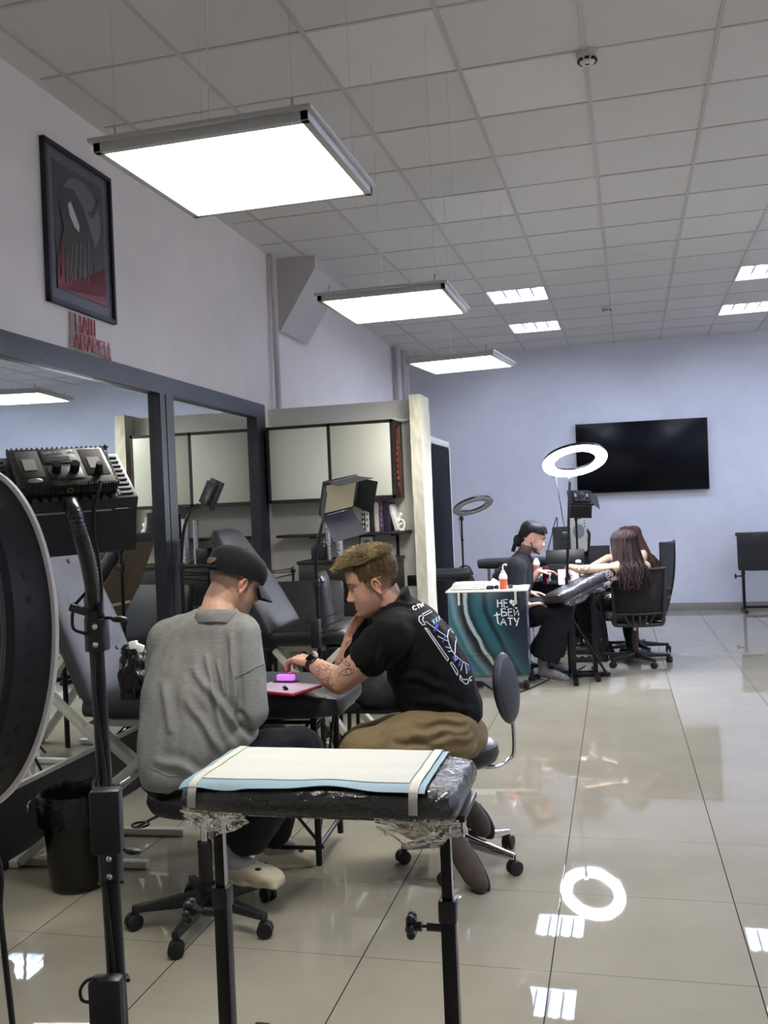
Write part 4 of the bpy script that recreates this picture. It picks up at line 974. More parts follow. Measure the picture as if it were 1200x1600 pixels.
for k in range(44):
    q = MF @ rot(z=360*k/44)
    mb.box((RR-.0112, 0, -.028), (.003, .010, .006), q); ms_.box((RR*.78, .004, -.0542), (.016, .006, .002), q)
    if 27 < k < 41: md.ell((RR-.0088, .008, -.016), (.002, .002, .002), q, 8, 6)
mb.build('side_slots', BLKM, hd); ms_.build('back_slots', BLKM, hd); md.build('rivets', mat('rivet_white', 'c9c9c5', .3), hd)
MB().box((0, -RR*.81, -.075), (.09, .03, .05), MF, .006).build('control_box', BLKP, hd)
bt = MF @ V((0, -RR*.98, -.03)); 
MB().cyl((bt.x, bt.y, .02), (bt.x, bt.y, bt.z), .014).build('pole', BLK, f0)
for k in range(3):
    a = R_(100+120*k); MB().cyl((bt.x, bt.y, .4), (bt.x+.28*math.cos(a), bt.y+.28*math.sin(a), .01), .009, n=8).build('leg', BLK, f0)
MB().tube(spline([bt+V((0, 0, .1)), *local(f0, at(-8, 1330, 1.25), at(0, 1425, 1.26), at(7, 1490, 1.27), at(15, 1560, 1.28), at(24, 1640, 1.3))], 6), .0042, 8).build('power_cord', CORD, f0)
# ------------------------------------------------------------------ rolling cart with the lettered front
cl_, cr_ = at(699, 926, 7.62), at(822, 923, 7.5)
CW = (V((cr_.x, cr_.y, 0))-V((cl_.x, cl_.y, 0))).length; czt = cl_.z
cart = thing('rolling_cart', 'teal painted rolling cart with white lettering beside the long-haired man', 'cart', (cl_.x, cl_.y, 0), math.atan2(cr_.y-cl_.y, cr_.x-cl_.x))
CD, CB = .42, .115
cm_ = bpy.data.materials.new('airbrushed_teal'); t = NT(cm_); o = t.obj(); sx = t.new('ShaderNodeSeparateXYZ'); t.l.new(o, sx.inputs[0])
uu = t.math('DIVIDE', sx.outputs[0], CW); vv = t.math('DIVIDE', t.math('SUBTRACT', czt, sx.outputs[2]), czt-CB)
ss = t.math('SUBTRACT', uu, t.math('MULTIPLY', t.math('POWER', t.math('MAXIMUM', vv, 0.001), 1.9), .44))
ss = t.math('ADD', ss, t.math('MULTIPLY', t.math('SUBTRACT', t.noise(4, 4, o), .5), .13))
L = lin
col = t.ramp(t.math('ADD', t.math('MULTIPLY', ss, .7), .3), [(p*.7+.3, L(c)) for p, c in ((-.36, '0d2027'), (-.22, '244a53'), (-.10, '4d6f78'), (0, '1e5560'), (.05, '5f7b86'), (.12, '33383f'), (.15, '0b1116'), (.19, '10171c'), (.205, '9aa5a6'), (.235, '8fa3a5'), (.255, '0e1c20'), (.29, '12333b'), (.34, '1f5058'), (.42, '1d525c'), (.46, '07141a'), (.50, '0f2f39'), (.53, '1e4c57'), (.58, '143844'), (.66, '0e2230'), (.9, '0c1724'))])
t.l.new(col, t.p.inputs['Base Color']); t.p.inputs['Roughness'].default_value = .28
MB().box((CW/2, CD/2, (CB+czt)/2), (CW, CD, czt-CB), None, .006).build('body', mat('cart_side', '39414c', .35, var=.4, vscale=9), cart)
MB().box((CW/2, -.004, (CB+czt)/2), (CW-.006, .010, czt-CB-.004), None, .002).build('front_panel', cm_, cart)
tr_ = MB(); tr_.box((CW/2, CD/2, czt+.004), (CW+.03, CD+.03, .016), None, .005).build('top_tray', WPL, cart)
MB().box((CW/2, -.0095, CB+.165), (CW*.6, .002, .003)).build('crack_line', BLKM, cart)
# hand-painted lettering НЕ ♥ / БЕЙ / ТАТУ
PAINT = mat('white_paint', 'e2e4e2', .5)
def strokes(txt, x0, z0, h, w, rr, m=PAINT):
    x = 0; tot = sum(LW[c] for c in txt)
    for c in txt:
        mb = MB()
        jit = random.Random(ord(c)+int(x*10))
        for st in LET[c]:
            P = [V((x0+(x+p[0]+jit.uniform(-.04, .04))/tot*w, -.0105, z0+(p[1]+jit.uniform(-.06, .06))*h)) for p in st]
            mb.tube(P, [rr*jit.uniform(.7, 1.15) for _ in P], 6)
        mb.build('painted_letter', m, cart); x += LW[c]
def cz(v): return czt-(czt-CB)*v
strokes('НЕ', CW*.635, cz(.185), .060, .095, .005); strokes('БЕЙ', CW*.685, cz(.29), .056, .15, .005); strokes('АТУ', CW*.665, cz(.40), .056, .16, .005)
mb = MB(); mb.tube([(CW*.62, -.0105, cz(.245)), (CW*.63, -.0105, cz(.37)), (CW*.645, -.0105, cz(.385))], .0055, 6); mb.tube([(CW*.585, -.0105, cz(.285)), (CW*.665, -.0105, cz(.27))], .005, 6); mb.build('painted_letter', PAINT, cart)
hp = []
for k in range(28):
    a = 2*PI*k/28; hp.append((16*math.sin(a)**3/16*.031, (13*math.cos(a)-5*math.cos(2*a)-2*math.cos(3*a)-math.cos(4*a))/16*.031))
MB().prism(hp, 0, .003, Matrix(((1, 0, 0, CW*.835), (0, 0, -1, -.0095), (0, 1, 0, cz(.135)), (0, 0, 0, 1)))).build('painted_heart', PAINT, cart, smooth=False)
MB().tube([(CW*.815, -.0135, cz(.16)), (CW*.83, -.0135, cz(.125)), (CW*.842, -.0135, cz(.15)), (CW*.855, -.0135, cz(.115))], .003, 6).build('heart_mark', mat('mark_teal', '2c5560', .5), cart)
# stickers and clear wrap on the right flank
r = random.Random(8); mb = MB()
for k, (cc, nn) in enumerate((('b9bcc4', 6), ('8e2f36', 3), ('3f4f86', 3))):
    mb = MB()
    for q in range(nn): mb.box((CW+.001, r.uniform(.03, CD-.03), CB+.05+r.uniform(0, .42)), (.002, r.uniform(.03, .07), r.uniform(.03, .07)), rot(x=0))
    mb.build('stickers', mat('sticker_%d' % k, cc, .4), cart, smooth=False)
def wrap(u, v): x = lerp(CW-.06, CW+.03, u); return V((x, -.015-.012*noise.noise(V((u*9, v*9, 1))), czt+.012-.16*v*(.7+.3*math.sin(u*5))))
MB().sheet(wrap, 16, 20).build('clear_wrap', FILM, cart, sharp=80)
for xx in (.145*CW, .865*CW): MB().box((xx, -.011, czt-.05), (.018, .003, .11)).build('tape_strip', mat('masking_tape', 'c2c1b4', .55), cart)
MB().box((CW/2, CD/2, CB-.02), (CW-.03, CD-.03, .05), None, .006).build('chassis', mat('cart_grey', '8b8c8f', .4), cart)
for x in (.05, CW-.03):
    for y in (.04, CD-.05): castor(cart, (x, y, 0), random.uniform(-20, 20), .04)
cw = lambda x, y, z=0: PM(cart) @ V((x, y, czt+.012+z))
tw = thing('paper_towels', 'folded white paper towels at the left end of the cart top', 'towels', cw(.17, .16), cart.rotation_euler.z)
for k in range(3):
    mb = MB(); cushion(mb, (.004*k, 0, .012+.016*k), (.30-.01*k, .24, .018), None, .008, .002)
    for v in mb.bm.verts: v.co.z += noise.noise(V((v.co.x*20, v.co.y*20, k)))*.004
    mb.build('sheet', PAPER, tw)
tp = thing('paper_sheet', 'white crumpled paper tissue standing behind the pump bottle on the cart', 'tissue', cw(.36, .20), cart.rotation_euler.z)
MB().sheet(lambda u, v: V((lerp(-.075, .09, u), .05*v, (.075-abs(u-.45)*.11)*v+.008*noise.noise(V((u*6, v*6, 2)))*v)), 14, 10, .002).build('sheet', PAPER, tp, sharp=60)
gl_ = thing('black_gloves', 'crumpled black gloves on the cart top before the white tissue', 'gloves', cw(.335, .06), cart.rotation_euler.z)
mb = MB(); r = random.Random(2)
for k in range(9): mb.ell((r.uniform(-.06, .06), r.uniform(-.02, .03), .014), (.022, .018, r.uniform(.012, .026)), rot(z=r.uniform(0, 180)) if False else None, 10, 7)
fuse('gloves', mb, .006, POLY, gl_, 1, lambda c, n: c+n*noise.noise(c*90)*.004, None, False)
def squeeze(label, base, liquid, s=1.0, tip=True):
    p = thing('squeeze_bottle', label, 'bottle', base)
    MB().lathe([(0, .002), (.031*s, .002), (.033*s, .01), (.033*s, .085*s), (0, .085*s)], None, 24).build('liquid', mat('liq_'+liquid, liquid, .2), p)
    MB().lathe([(.0335*s, .084*s), (.0335*s, .105*s), (.024*s, .128*s), (.016*s, .134*s), (.016*s, .150*s), (0, .152*s)], None, 24).build('shoulder', mat('frosted', 'e6dfd9', .35), p)
    if tip: MB().tube(spline([(0, 0, .15*s), (0, 0, .178*s), (.006*s, 0, .196*s), (.022*s, 0, .2*s), (.032*s, 0, .188*s)], 5), [.0055*s]*20+[.003*s], 8).build('spout', WPL, p)
    return p
squeeze('squeeze bottle of orange liquid with a bent white spout on the cart', cw(.452, .05), 'd96a4c')
gb_ = thing('small_cap_jar', 'tiny dark green jar beside the orange bottle on the cart', 'jar', cw(.505, .10)); MB().lathe([(0, 0), (.02, 0), (.022, .02), (.016, .03), (0, .03)]).build('jar', mat('dark_green', '1f3b2c', .3), gb_)

# ------------------------------------------------------------------ far work table and what stands on it
ta = at(872, 912, 8.75); tb = thing('work_table', 'black work table behind the wrapped arm support', 'table', (ta.x-.08, ta.y+.25, 0), R_(4))
TZ = .755; MB().box((0, 0, TZ-.015), (.98, .52, .03), None, .004).build('top', BLKM, tb); MB().box((0, .22, TZ-.19), (.94, .02, .30)).build('modesty_panel', BLKM, tb)
for x in (-.46, .46):
    for y in (-.23, .23): MB().box((x, y, (TZ-.03)/2), (.035, .035, TZ-.03), None, .002).build('leg', BLK, tb)
def tp_(px, py, d, dz=0): q = at(px, py, d); return V((q.x, q.y, TZ+dz))
lb = thing('foam_block', 'pale green tray edge under the far squeeze bottle', 'tray', tp_(835, 890, 8.7, .0), R_(4))
MB().box((0, 0, .075), (.30, .16, .02), None, .004).build('tray', mat('pale_green', 'c8cba0', .5), lb); 
for x in (-.12, .12): MB().box((x, 0, .033), (.02, .14, .065)).build('foot', BLK, lb)
squeeze('far brown squeeze bottle standing on the pale green tray', V((lb.location.x+.02, lb.location.y, TZ+.0855)), '9c6a55', .95, False)
cn = thing('drink_can', 'tall dark red drink can on the far table', 'can', tp_(853, 905, 8.45)); MB().lathe([(0, 0), (.025, 0), (.029, .006), (.029, .145), (.024, .16), (.024, .163), (0, .160)], None, 28).build('can', mat('can_red', '7a1d38', .25, .6, var=.35, vscale=14), cn); MB().cyl((0, 0, .1635), (0, 0, .166), .020, n=20).build('lid', STL, cn)
MB().box((.018, -.022, .035), (.018, .006, .045), rot(z=0), .002).build('label_patch', mat('can_label', '9a8c84', .5), cn)
tbp = at(888, 893, 8.3); tdv = thing('drawing_tablet', 'tilted pink-white drawing tablet with a dark plant sketch on the far table', 'tablet', (tbp.x, tbp.y, TZ+.005), R_(6))
MT = Matrix.Translation((0, .02, .065)) @ rot(x=68)
MB().box((0, 0, -.004), (.19, .15, .008), MT, .003).build('case', BLKP, tdv); MB().box((0, 0, .001), (.178, .138, .002), MT).build('screen', mat('tablet_screen', 'cdbfca', .3, emit=.2, ecol='e6d2e2'), tdv)
mb = MB(); r = random.Random(9); mb.tube([MT @ V((.012, -.06, .003)), MT @ V((.006, .01, .003))], .006, 5)
for k in range(14):
    a = r.uniform(.1, 3.0); l = r.uniform(.02, .05); z = r.uniform(-.03, .02); mb.tube([MT @ V((.008, z, .003)), MT @ V((.008+l*math.cos(a)*.5, z+l*.6*math.sin(a), .0032)), MT @ V((.008+l*math.cos(a), z+l*math.sin(a)*.8, .003))], [.005, .004, .0012], 5)
mb.build('plant_sketch', BLKM, tdv)
MB().bar((-.05, .05, .0), (-.05, .06, .10), .02, .006).build('stand', BLK, tdv)
ps = at(842, 883, 8.8); pk = thing('plastic_bag', 'clear blue-white plastic pouch on the far table left of the black boards', 'bag', (ps.x+.03, ps.y+.04, TZ)); 
def fpo(u, v): a = u*2*PI; k = 1-.5*v; return V((math.cos(a)*.075*k, math.sin(a)*.05*k, .13*v))+V((1, 1, 0))*noise.noise(V((math.cos(a)*3, v*5, 1)))*.02
MB().sheet(fpo, 30, 12).build('pouch', mat('pouch', 'c9d6e8', .15, trans=.5), pk, sharp=80)
bd = thing('organizer_case', 'open black case of tools on the far table behind the ring lamp post', 'case', tp_(884, 895, 8.95), R_(4))
MB().box((0, 0, .075), (.34, .16, .15), None, .006).build('body', BLKM, bd); M = Matrix.Translation((0, .05, .215)) @ rot(x=80); MB().box((0, 0, 0), (.36, .13, .02), M, .005).build('lid', BLKP, bd)
MB().box((.04, -.083, .09), (.05, .004, .11)).build('label', PAPER, bd); MB().ell((.12, -.03, .165), (.03, .03, .02)).build('tissue', PAPER, bd)
b2_ = thing('black_board', 'black flat board standing behind the far table by the women', 'board', tp_(937, 885, 9.1, 0)); MB().box((0, .0, .15), (.20, .02, .30), rot(x=-6), .004).build('board', BLKM, b2_)
# white panel with grey round patch, black tower box, far LED lamp
wp0 = at(905, 858, 9.7); wp1 = at(905, 800, 9.7)
wp = thing('white_stand_board', 'upright white panel with a grey round centre behind the ring lamp post', 'panel', (wp0.x, wp0.y, 0), R_(12))
MB().box((0, 0, wp1.z-.20), (.165, .02, .40), None, .004).build('panel', WPL, wp); MB().prism([(.058*math.cos(a), .075*math.sin(a)) for a in [2*PI*k/30 for k in range(30)]], 0, .003, Matrix(((1, 0, 0, .0), (0, 0, -1, -.0105), (0, 1, 0, wp1.z-.20), (0, 0, 0, 1)))).build('round_patch', mat('patch_grey', '9799a0', .5), wp, smooth=False)
mb = MB()
for k in range(3): mb.box((.02+.02*k, -.0112, wp1.z-.03), (.008, .002, .012))
for k in range(4): mb.box((.066, -.0112, wp1.z-.06-.03*k), (.008, .002, .014))
mb.build('marks', BLKM, wp); MB().cyl((0, .012, .02), (0, .012, wp1.z-.2), .012).build('pole', WPL, wp); MB().lathe([(0, 0), (.16, 0), (.16, .012), (.02, .02), (0, .02)]).build('base', WPL, wp)
bx0 = at(881, 905, 10.95); bt_ = at(881, 823, 10.95)
sp = thing('tower_box', 'tall narrow black box beyond the far table, left of the white panel', 'box', (bx0.x, bx0.y, 0), R_(14)); MB().box((0, 0, bt_.z/2), (.20, .16, bt_.z), None, .008).build('body', BLKP, sp); MB().tube(spline([(-.05, 0, bt_.z), (-.06, 0, bt_.z+.1), (-.2, 0, bt_.z-.35), (-.35, -.1, bt_.z-.65), (-.4, -.15, .3), (-.4, -.15, .01)], 6), .006, 6).build('power_cord', CORD, sp)
hc = at(907, 777, 9.08); lm4 = gooselamp('small black LED lamp with barn doors right of the lit ring lamp post', (904, 905), 9.15, 1.35, [at(904, 800, 9.15), at(904, 788, 9.12)], hc, hframe(cdir(.08, -.75, .62), cdir(0, .6, .75)), 0, .24, .17, ((1, 68), (0, 0), (0, 0), (1, 35)), True)

# ------------------------------------------------------------------ wrapped tilted arm support between the long-haired man and the woman
pa, pb = at(868, 935, 7.75), at(940, 899, 8.05)
q = onz(925, 1062, 0); wa = thing('arm_support', 'black tilted arm support wrapped in crinkled film at the far table', 'arm support', (q.x-.05, q.y, 0), R_(6))
la, lb_ = local(wa, pa, pb); dx = (lb_-la); ln = dx.length+.10; mid = (la+lb_)/2; ex = dx.normalized(); ey = V((-.15, 1, 0)); ey = (ey-ex*ey.dot(ex)).normalized(); MA = frame(mid, ex, ey, ex.cross(ey))
mb = MB(); cushion(mb, (0, 0, 0), (ln, .26, .085), MA, .04, .006); mb.build('pad', LEA, wa)
mb = MB(); cushion(mb, (0, 0, 0), (ln+.012, .27, .098), MA, .042, .006)
for v in mb.bm.verts: k = noise.noise(v.co*45)*.005; v.co += (v.co-mid).normalized()*k
mb.build('cling_film', FILM, wa, sharp=80)
def skw(u, v): p = MA @ V((lerp(-ln/2, ln/2, u), -.13-.01*v, -.03-.07*v*(.4+.6*abs(math.sin(u*7))))); return p+V((0, noise.noise(V((u*14, v*6, 2)))*.03*v, 0))
MB().sheet(skw, 40, 10).build('film_skirt', FILM, wa, sharp=80)
emb = MB(); emb.tube([MA @ V((ln/2-.09+.04*math.cos(a), -.133, .035*math.sin(a))) for a in [2*PI*k/20 for k in range(20)]], .003, 6, closed=True)
for k in range(2): emb.tube([MA @ V((ln/2-.105+.03*k+.013*math.cos(a), -.136, .013*math.sin(a))) for a in [2*PI*k2/14 for k2 in range(14)]], .0035, 6, closed=True)
emb.build('end_emblem', mat('emblem_pale', 'a89292', .5), wa)
for x in (-.12, .14):
    pt = MA @ V((x, 0, -.05)); MB().box((pt.x, pt.y, pt.z/2), (.036, .036, pt.z), None, .002).build('leg', BLK, wa); MB().box((pt.x, pt.y, .02), (.04, .56, .035), None, .003).build('foot', BLK, wa)
# padded arm support by the end wall at the right
w_ = at(1152, 860, 12.2); q = onz(1164, 956, 0)
wr = thing('arm_support', 'black arm support with its pad folded upright against the end wall at the right', 'arm support', (q.x+.55, q.y+.02, 0), 0)
zt_, zb2 = at(1152, 832, 12.1).z, at(1155, 890, 12.1).z
mb = MB(); cushion(mb, (0, -.10, (zt_+zb2)/2), (1.24, .10, zt_-zb2), None, .03, .0); mb.build('pad', LEA, wr); MB().box((0, -.06, zt_-.02), (1.26, .12, .05), None, .01).build('top_roll', LEA, wr)
for x, kb in ((-.55, -1), (.55, 1)):
    square_leg(wr, x, .03, zb2+.1, .50, kb, edge=False); MB().box((x, 0, .02), (.04, .5, .035), None, .003).build('foot', BLK, wr)
MB().box((0, 0, .06), (1.1, .03, .03)).build('cross_bar', BLK, wr)

# bench and stools by the end wall, left of the long-haired man
q = at(765, 875, 10.2); bh = thing('massage_bench', 'black padded bench on thin legs beyond the long-haired man', 'bench', (q.x+.30, q.y+.2, 0), R_(10))
zb3 = at(765, 882, 10.2).z; mb = MB(); cushion(mb, (-.06, 0, zb3), (.80, .5, .09), None, .03, .008); mb.build('pad', LEA, bh)
for x in (-.34, -.26, .26):
    for y in (-.18, .18): MB().cyl((x, y, 0), (x, y, zb3-.04), .012).build('leg', STL, bh)
MB().bar((-.12, -.22, zb3+.05), (.06, -.26, .25), .05, .03).build('diagonal_strut', BLK, bh)
q = at(703, 897, 9.2); bs = thing('padded_stool', 'black padded stool beside the plastered post, behind the cart', 'stool', (q.x, q.y, 0), R_(8)); zz = at(703, 897, 9.2).z
mb = MB(); cushion(mb, (0, 0, zz), (.42, .38, .09), None, .03, .01); mb.build('seat', LEA, bs)
for x in (-.15, .15):
    for y in (-.13, .13): MB().bar((x, y, 0), (x, y, zz-.03), .025, .025).build('leg', BLK, bs)
q = at(724, 912, 9.4); bgb = thing('black_bag', 'black domed bag under the unlit ring lamp, behind the cart', 'bag', (q.x+.02, q.y-.05, 0)); 
hb = at(722, 896, 9.15).z
def fdo(u, v): a = u*2*PI; w = math.cos(v*PI/2*.98)**.6; p = V((math.cos(a)*.15*w, math.sin(a)*.12*w, .02+hb*math.sin(v*PI/2))); return p+V((math.cos(a), math.sin(a), 0))*noise.noise(p*12)*.012
MB().sheet(fdo, 36, 18).build('bag_body', mat('dark_canvas', '191a1c', .6), bgb, sharp=80); MB().tube(spline([(-.08, 0, hb-.03), (-.03, 0, hb+.05), (.05, 0, hb+.05), (.09, 0, hb-.03)], 5), .008, 6).build('handle', BLKM, bgb)

# ------------------------------------------------------------------ mesh-back office chairs
mm = bpy.data.materials.new('chair_mesh'); t = NT(mm); t.p.inputs['Base Color'].default_value = lin('0c0d10'); t.p.inputs['Roughness'].default_value = .7
wv = t.new('ShaderNodeTexChecker'); wv.inputs['Scale'].default_value = 420; t.l.new(t.obj(), wv.inputs[0]); t.l.new(t.math('ADD', t.math('MULTIPLY', wv.outputs['Fac'], .35), .62), t.p.inputs['Alpha'])
def office_chair(label, loc, rz, zs=.47, back_h=.50):
    p = thing('office_chair', label, 'chair', loc, rz, 'mesh-back office chairs')          # faces local +y
    star(p, .30, .085, BLKP, 5, -90+22, zr=.06, w=.055, hub=.030)
    MB().cyl((0, 0, .12), (0, 0, .30), .026).build('gas_sleeve', mat('sleeve_worn', '4a2428', .4, var=.6, vscale=40), p); MB().cyl((0, 0, .3), (0, 0, zs-.07), .015).build('piston', CHR, p)
    MB().box((0, 0, zs-.075), (.18, .24, .05), None, .012).build('mechanism', BLKP, p); MB().bar((.06, -.02, zs-.08), (.22, -.05, zs-.13), .02, .008).build('lever', BLKP, p)
    mb = MB(); cushion(mb, (0, .02, zs-.03), (.49, .47, .075), None, .036, .012); mb.build('seat', mat('dark_fabric', '101114', .9, bump=.2, bscale=300), p)
    tilt = rot(x=9); z0 = zs-.085; T = Matrix.Translation((0, -.235, z0)) @ tilt
    w0, w1 = .205, .235
    def xr_(v): return lerp(w0, w1, v)
    def yb(x, v): return -.035*(1-(x/.235)**2)*1.2 - .03*math.sin(PI*v)
    fr = MB()
    loop = [(-xr_(v), v) for v in [k/10 for k in range(11)]]
    for s in (-1, 1): fr.tube([T @ V((s*xr_(k/12), yb(xr_(k/12), k/12), back_h*k/12)) for k in range(13)], [.022-.008*k/12 for k in range(13)], 10, flat=.7)
    for v, r_ in ((1, .013), (.22, .012), (.0, .015)): fr.tube([T @ V((lerp(-xr_(v), xr_(v), k/12), yb(lerp(-xr_(v), xr_(v), k/12), v), back_h*v)) for k in range(13)], r_, 10)
    for k in range(5):
        x = -.12+.06*k; fr.tube([T @ V((x*1.08, yb(x, .2)-.004, back_h*.21)), T @ V((x*.72, yb(x, .1)-.008, back_h*.02))], .010, 8)
    bf = fr.build('back_frame', mat('chair_plastic', '1d1e21', .38), p)
    MB().sheet(lambda u, v: T @ V((lerp(-1, 1, u)*xr_(.22+.78*v), yb(lerp(-1, 1, u)*xr_(.22+.78*v), .22+.78*v)+.004, back_h*(.22+.78*v))), 14, 14, .002).build('mesh', mm, bf)
    for s in (-1, 1):
        MB().tube(spline([(s*.20, -.24, z0+.05), (s*.215, -.25, zs-.05), (s*.20, -.2, zs-.085), (s*.12, -.05, zs-.085)], 6), .022, 10, flat=.6).build('back_bracket', BLKP, p)
        a = MB(); a.tube(spline([(s*.20, .06, zs-.07), (s*.275, .04, zs-.05), (s*.285, .0, zs+.10), (s*.285, -.06, zs+.19)], 6), .017, 10, flat=.7); a.build('arm_bracket', BLKP, p)
        MB().box((s*.285, .0, zs+.205), (.06, .25, .03), None, .013).build('armrest', BLKP, p)
    return p
oc = onz(994, 1040, 0); c1 = office_chair('black mesh office chair with its back to us, under the woman in the tank top', (oc.x, oc.y+.10, 0), R_(14.7-6))
oc2 = at(993, 975, 9.15); c2 = office_chair('black mesh office chair turned sideways behind the nearer office chair', (oc2.x, oc2.y, 0), R_(72), .48, .68)
# floor cable, strip plug and bits on the floor near the far table
tag(MB().tube(spline([onz(x, y, .006) for x, y in ((752, 1064), (775, 1080), (800, 1084), (822, 1078), (845, 1068), (865, 1058), (885, 1055), (905, 1046), (915, 1040))], 6), .0055, 6).build('floor_cable', CORD), 'thin black cable snaking across the floor below the cart', 'cable')
q = onz(915, 1040, 0); ps_ = thing('power_strip', 'black power strip on the floor behind the ring lamp base', 'power strip', (q.x, q.y+.2, 0), R_(8)); MB().box((0, 0, .022), (.30, .055, .042), None, .008).build('housing', BLKP, ps_)
for k in range(4): MB().box((-.1+.065*k, 0, .046), (.03, .03, .02), None, .004).build('plug', BLKP, ps_)
q = onz(690, 1300, 0)
# bar-mounted bits left out: tablet, pen machine on the nearer bed
tq = at(447, 1064, 3.72); tab = thing('drawing_tablet', 'red-cased drawing tablet lying on the nearer bed before the man in khaki', 'tablet', (tq.x-.03, tq.y+.05, .779), R_(-20))
MB().box((0, 0, .004), (.25, .185, .010), rot(x=1), .003).build('case', REDM, tab); MB().box((0, 0, .0102), (.236, .172, .002), rot(x=1)).build('screen', mat('tablet_glow', 'a99aa5', .25, emit=.07, ecol='d2b8cc'), tab); MB().tube([(.03, -.03, .015), (.06, -.055, .015)], .009, 8).build('stylus', BLKP, tab)
tq = at(446, 1043, 3.88); pd_ = thing('tattoo_power_unit', 'small glowing pink power unit beside the tablet on the nearer bed', 'power unit', (tq.x, tq.y, .781), R_(-4))
MB().box((0, 0, .008), (.10, .05, .016), None, .004).build('base', BLKP, pd_); MB().box((0, 0, .028), (.075, .03, .024), None, .005).build('display', mat('pink_glow', 'b070c4', .3, emit=.3, ecol='d070e0'), pd_); MB().tube(spline([(.0, .01, .04), (.03, .015, .05), (.06, .01, .045)], 5), .004, 6).build('cable', mat('pink_cable', 'b97a80', .4), pd_)
# ------------------------------------------------------------------ people
def skin_mat(name, rough=.5):
    m = bpy.data.materials.new(name); t = NT(m); a = t.new('ShaderNodeAttribute', attribute_name='tint')
    f = t.noise(60, 4, t.obj()); c = t.mix(t.math('MULTIPLY', f, .22), a.outputs['Color'], (.25, .12, .09, 1), 'MULTIPLY')
    t.l.new(c, t.p.inputs['Base Color']); t.p.inputs['Roughness'].default_value = rough
    t.p.inputs['Subsurface Weight'].default_value = .12; t.p.inputs['Subsurface Radius'].default_value = (.012, .005, .003)
    t.bump(t.noise(260, 3, t.obj()), .12, .002); return m
SKIN = skin_mat('skin')
def headframe(C, f, up=V((0, 0, 1))):
    y = V(f).normalized(); x = y.cross(V(up)).normalized(); return frame(V(C), x, y, x.cross(y))
HT = [(-.116, .052, .012, .016), (-.109, .080, -.004, .033), (-.096, .0885, -.012, .045), (-.080, .0845, -.022, .053), (-.062, .0850, -.044, .0595), (-.045, .0845, -.066, .064), (-.025, .0825, -.086, .0685), (-.005, .0805, -.099, .0715),
      (.015, .0820, -.108, .0735), (.035, .0885, -.114, .0755), (.055, .0895, -.117, .077), (.075, .0850, -.115, .0765), (.095, .073, -.106, .0705), (.110, .057, -.091, .0600), (.121, .035, -.068, .0435), (.128, .010, -.040, .020)]
NOSE = [(.034, .001, .0075), (.024, .005, .0075), (.012, .0095, .0080), (.000, .0155, .0090), (-.012, .0220, .0102), (-.022, .0275, .0118), (-.029, .0290, .0125), (-.035, .0215, .0125), (-.040, .0105, .0120), (-.046, .002, .0120), (-.052, 0, .012)]
def interp(T, z):
    if T[0][0] > T[-1][0]: T = T[::-1]
    if z <= T[0][0]: return T[0][1:]
    for a, b in zip(T[:-1], T[1:]):
        if z <= b[0]:
            t_ = (z-a[0])/(b[0]-a[0]); return tuple(lerp(x, y, t_) for x, y in zip(a[1:], b[1:]))
    return T[-1][1:]
def bell(d, s): return math.exp(-(d/s)**2)
def face_y(x, z):
    ax = abs(x); d = 0
    if z > -.056: amp, sx = interp(NOSE, z); d += amp*bell(x, sx)
    d += .0085*bell(ax-.0125, .0062)*bell(z+.0325, .0068)
    d += -.0105*bell(ax-.030, .0145)*bell(z-.013, .0105) + .0068*bell(ax-.031, .0115)*bell(z-.0075, .0072)
    d += .0040*bell(ax-.024, .020)*bell(z-.033, .0075) + .0035*bell(ax-.040, .015)*bell(z+.016, .016)
    d += .0052*bell(x, .0165)*bell(z+.0560, .0052) + .0058*bell(x, .0150)*bell(z+.0700, .0055) - .0042*bell(x, .021)*bell(z+.0628, .0022)
    d += -.0040*bell(x, .022)*bell(z+.0805, .0055) + .0035*bell(x, .017)*bell(z+.0985, .010) - .0022*bell(x, .0045)*bell(z+.049, .006)
    return d
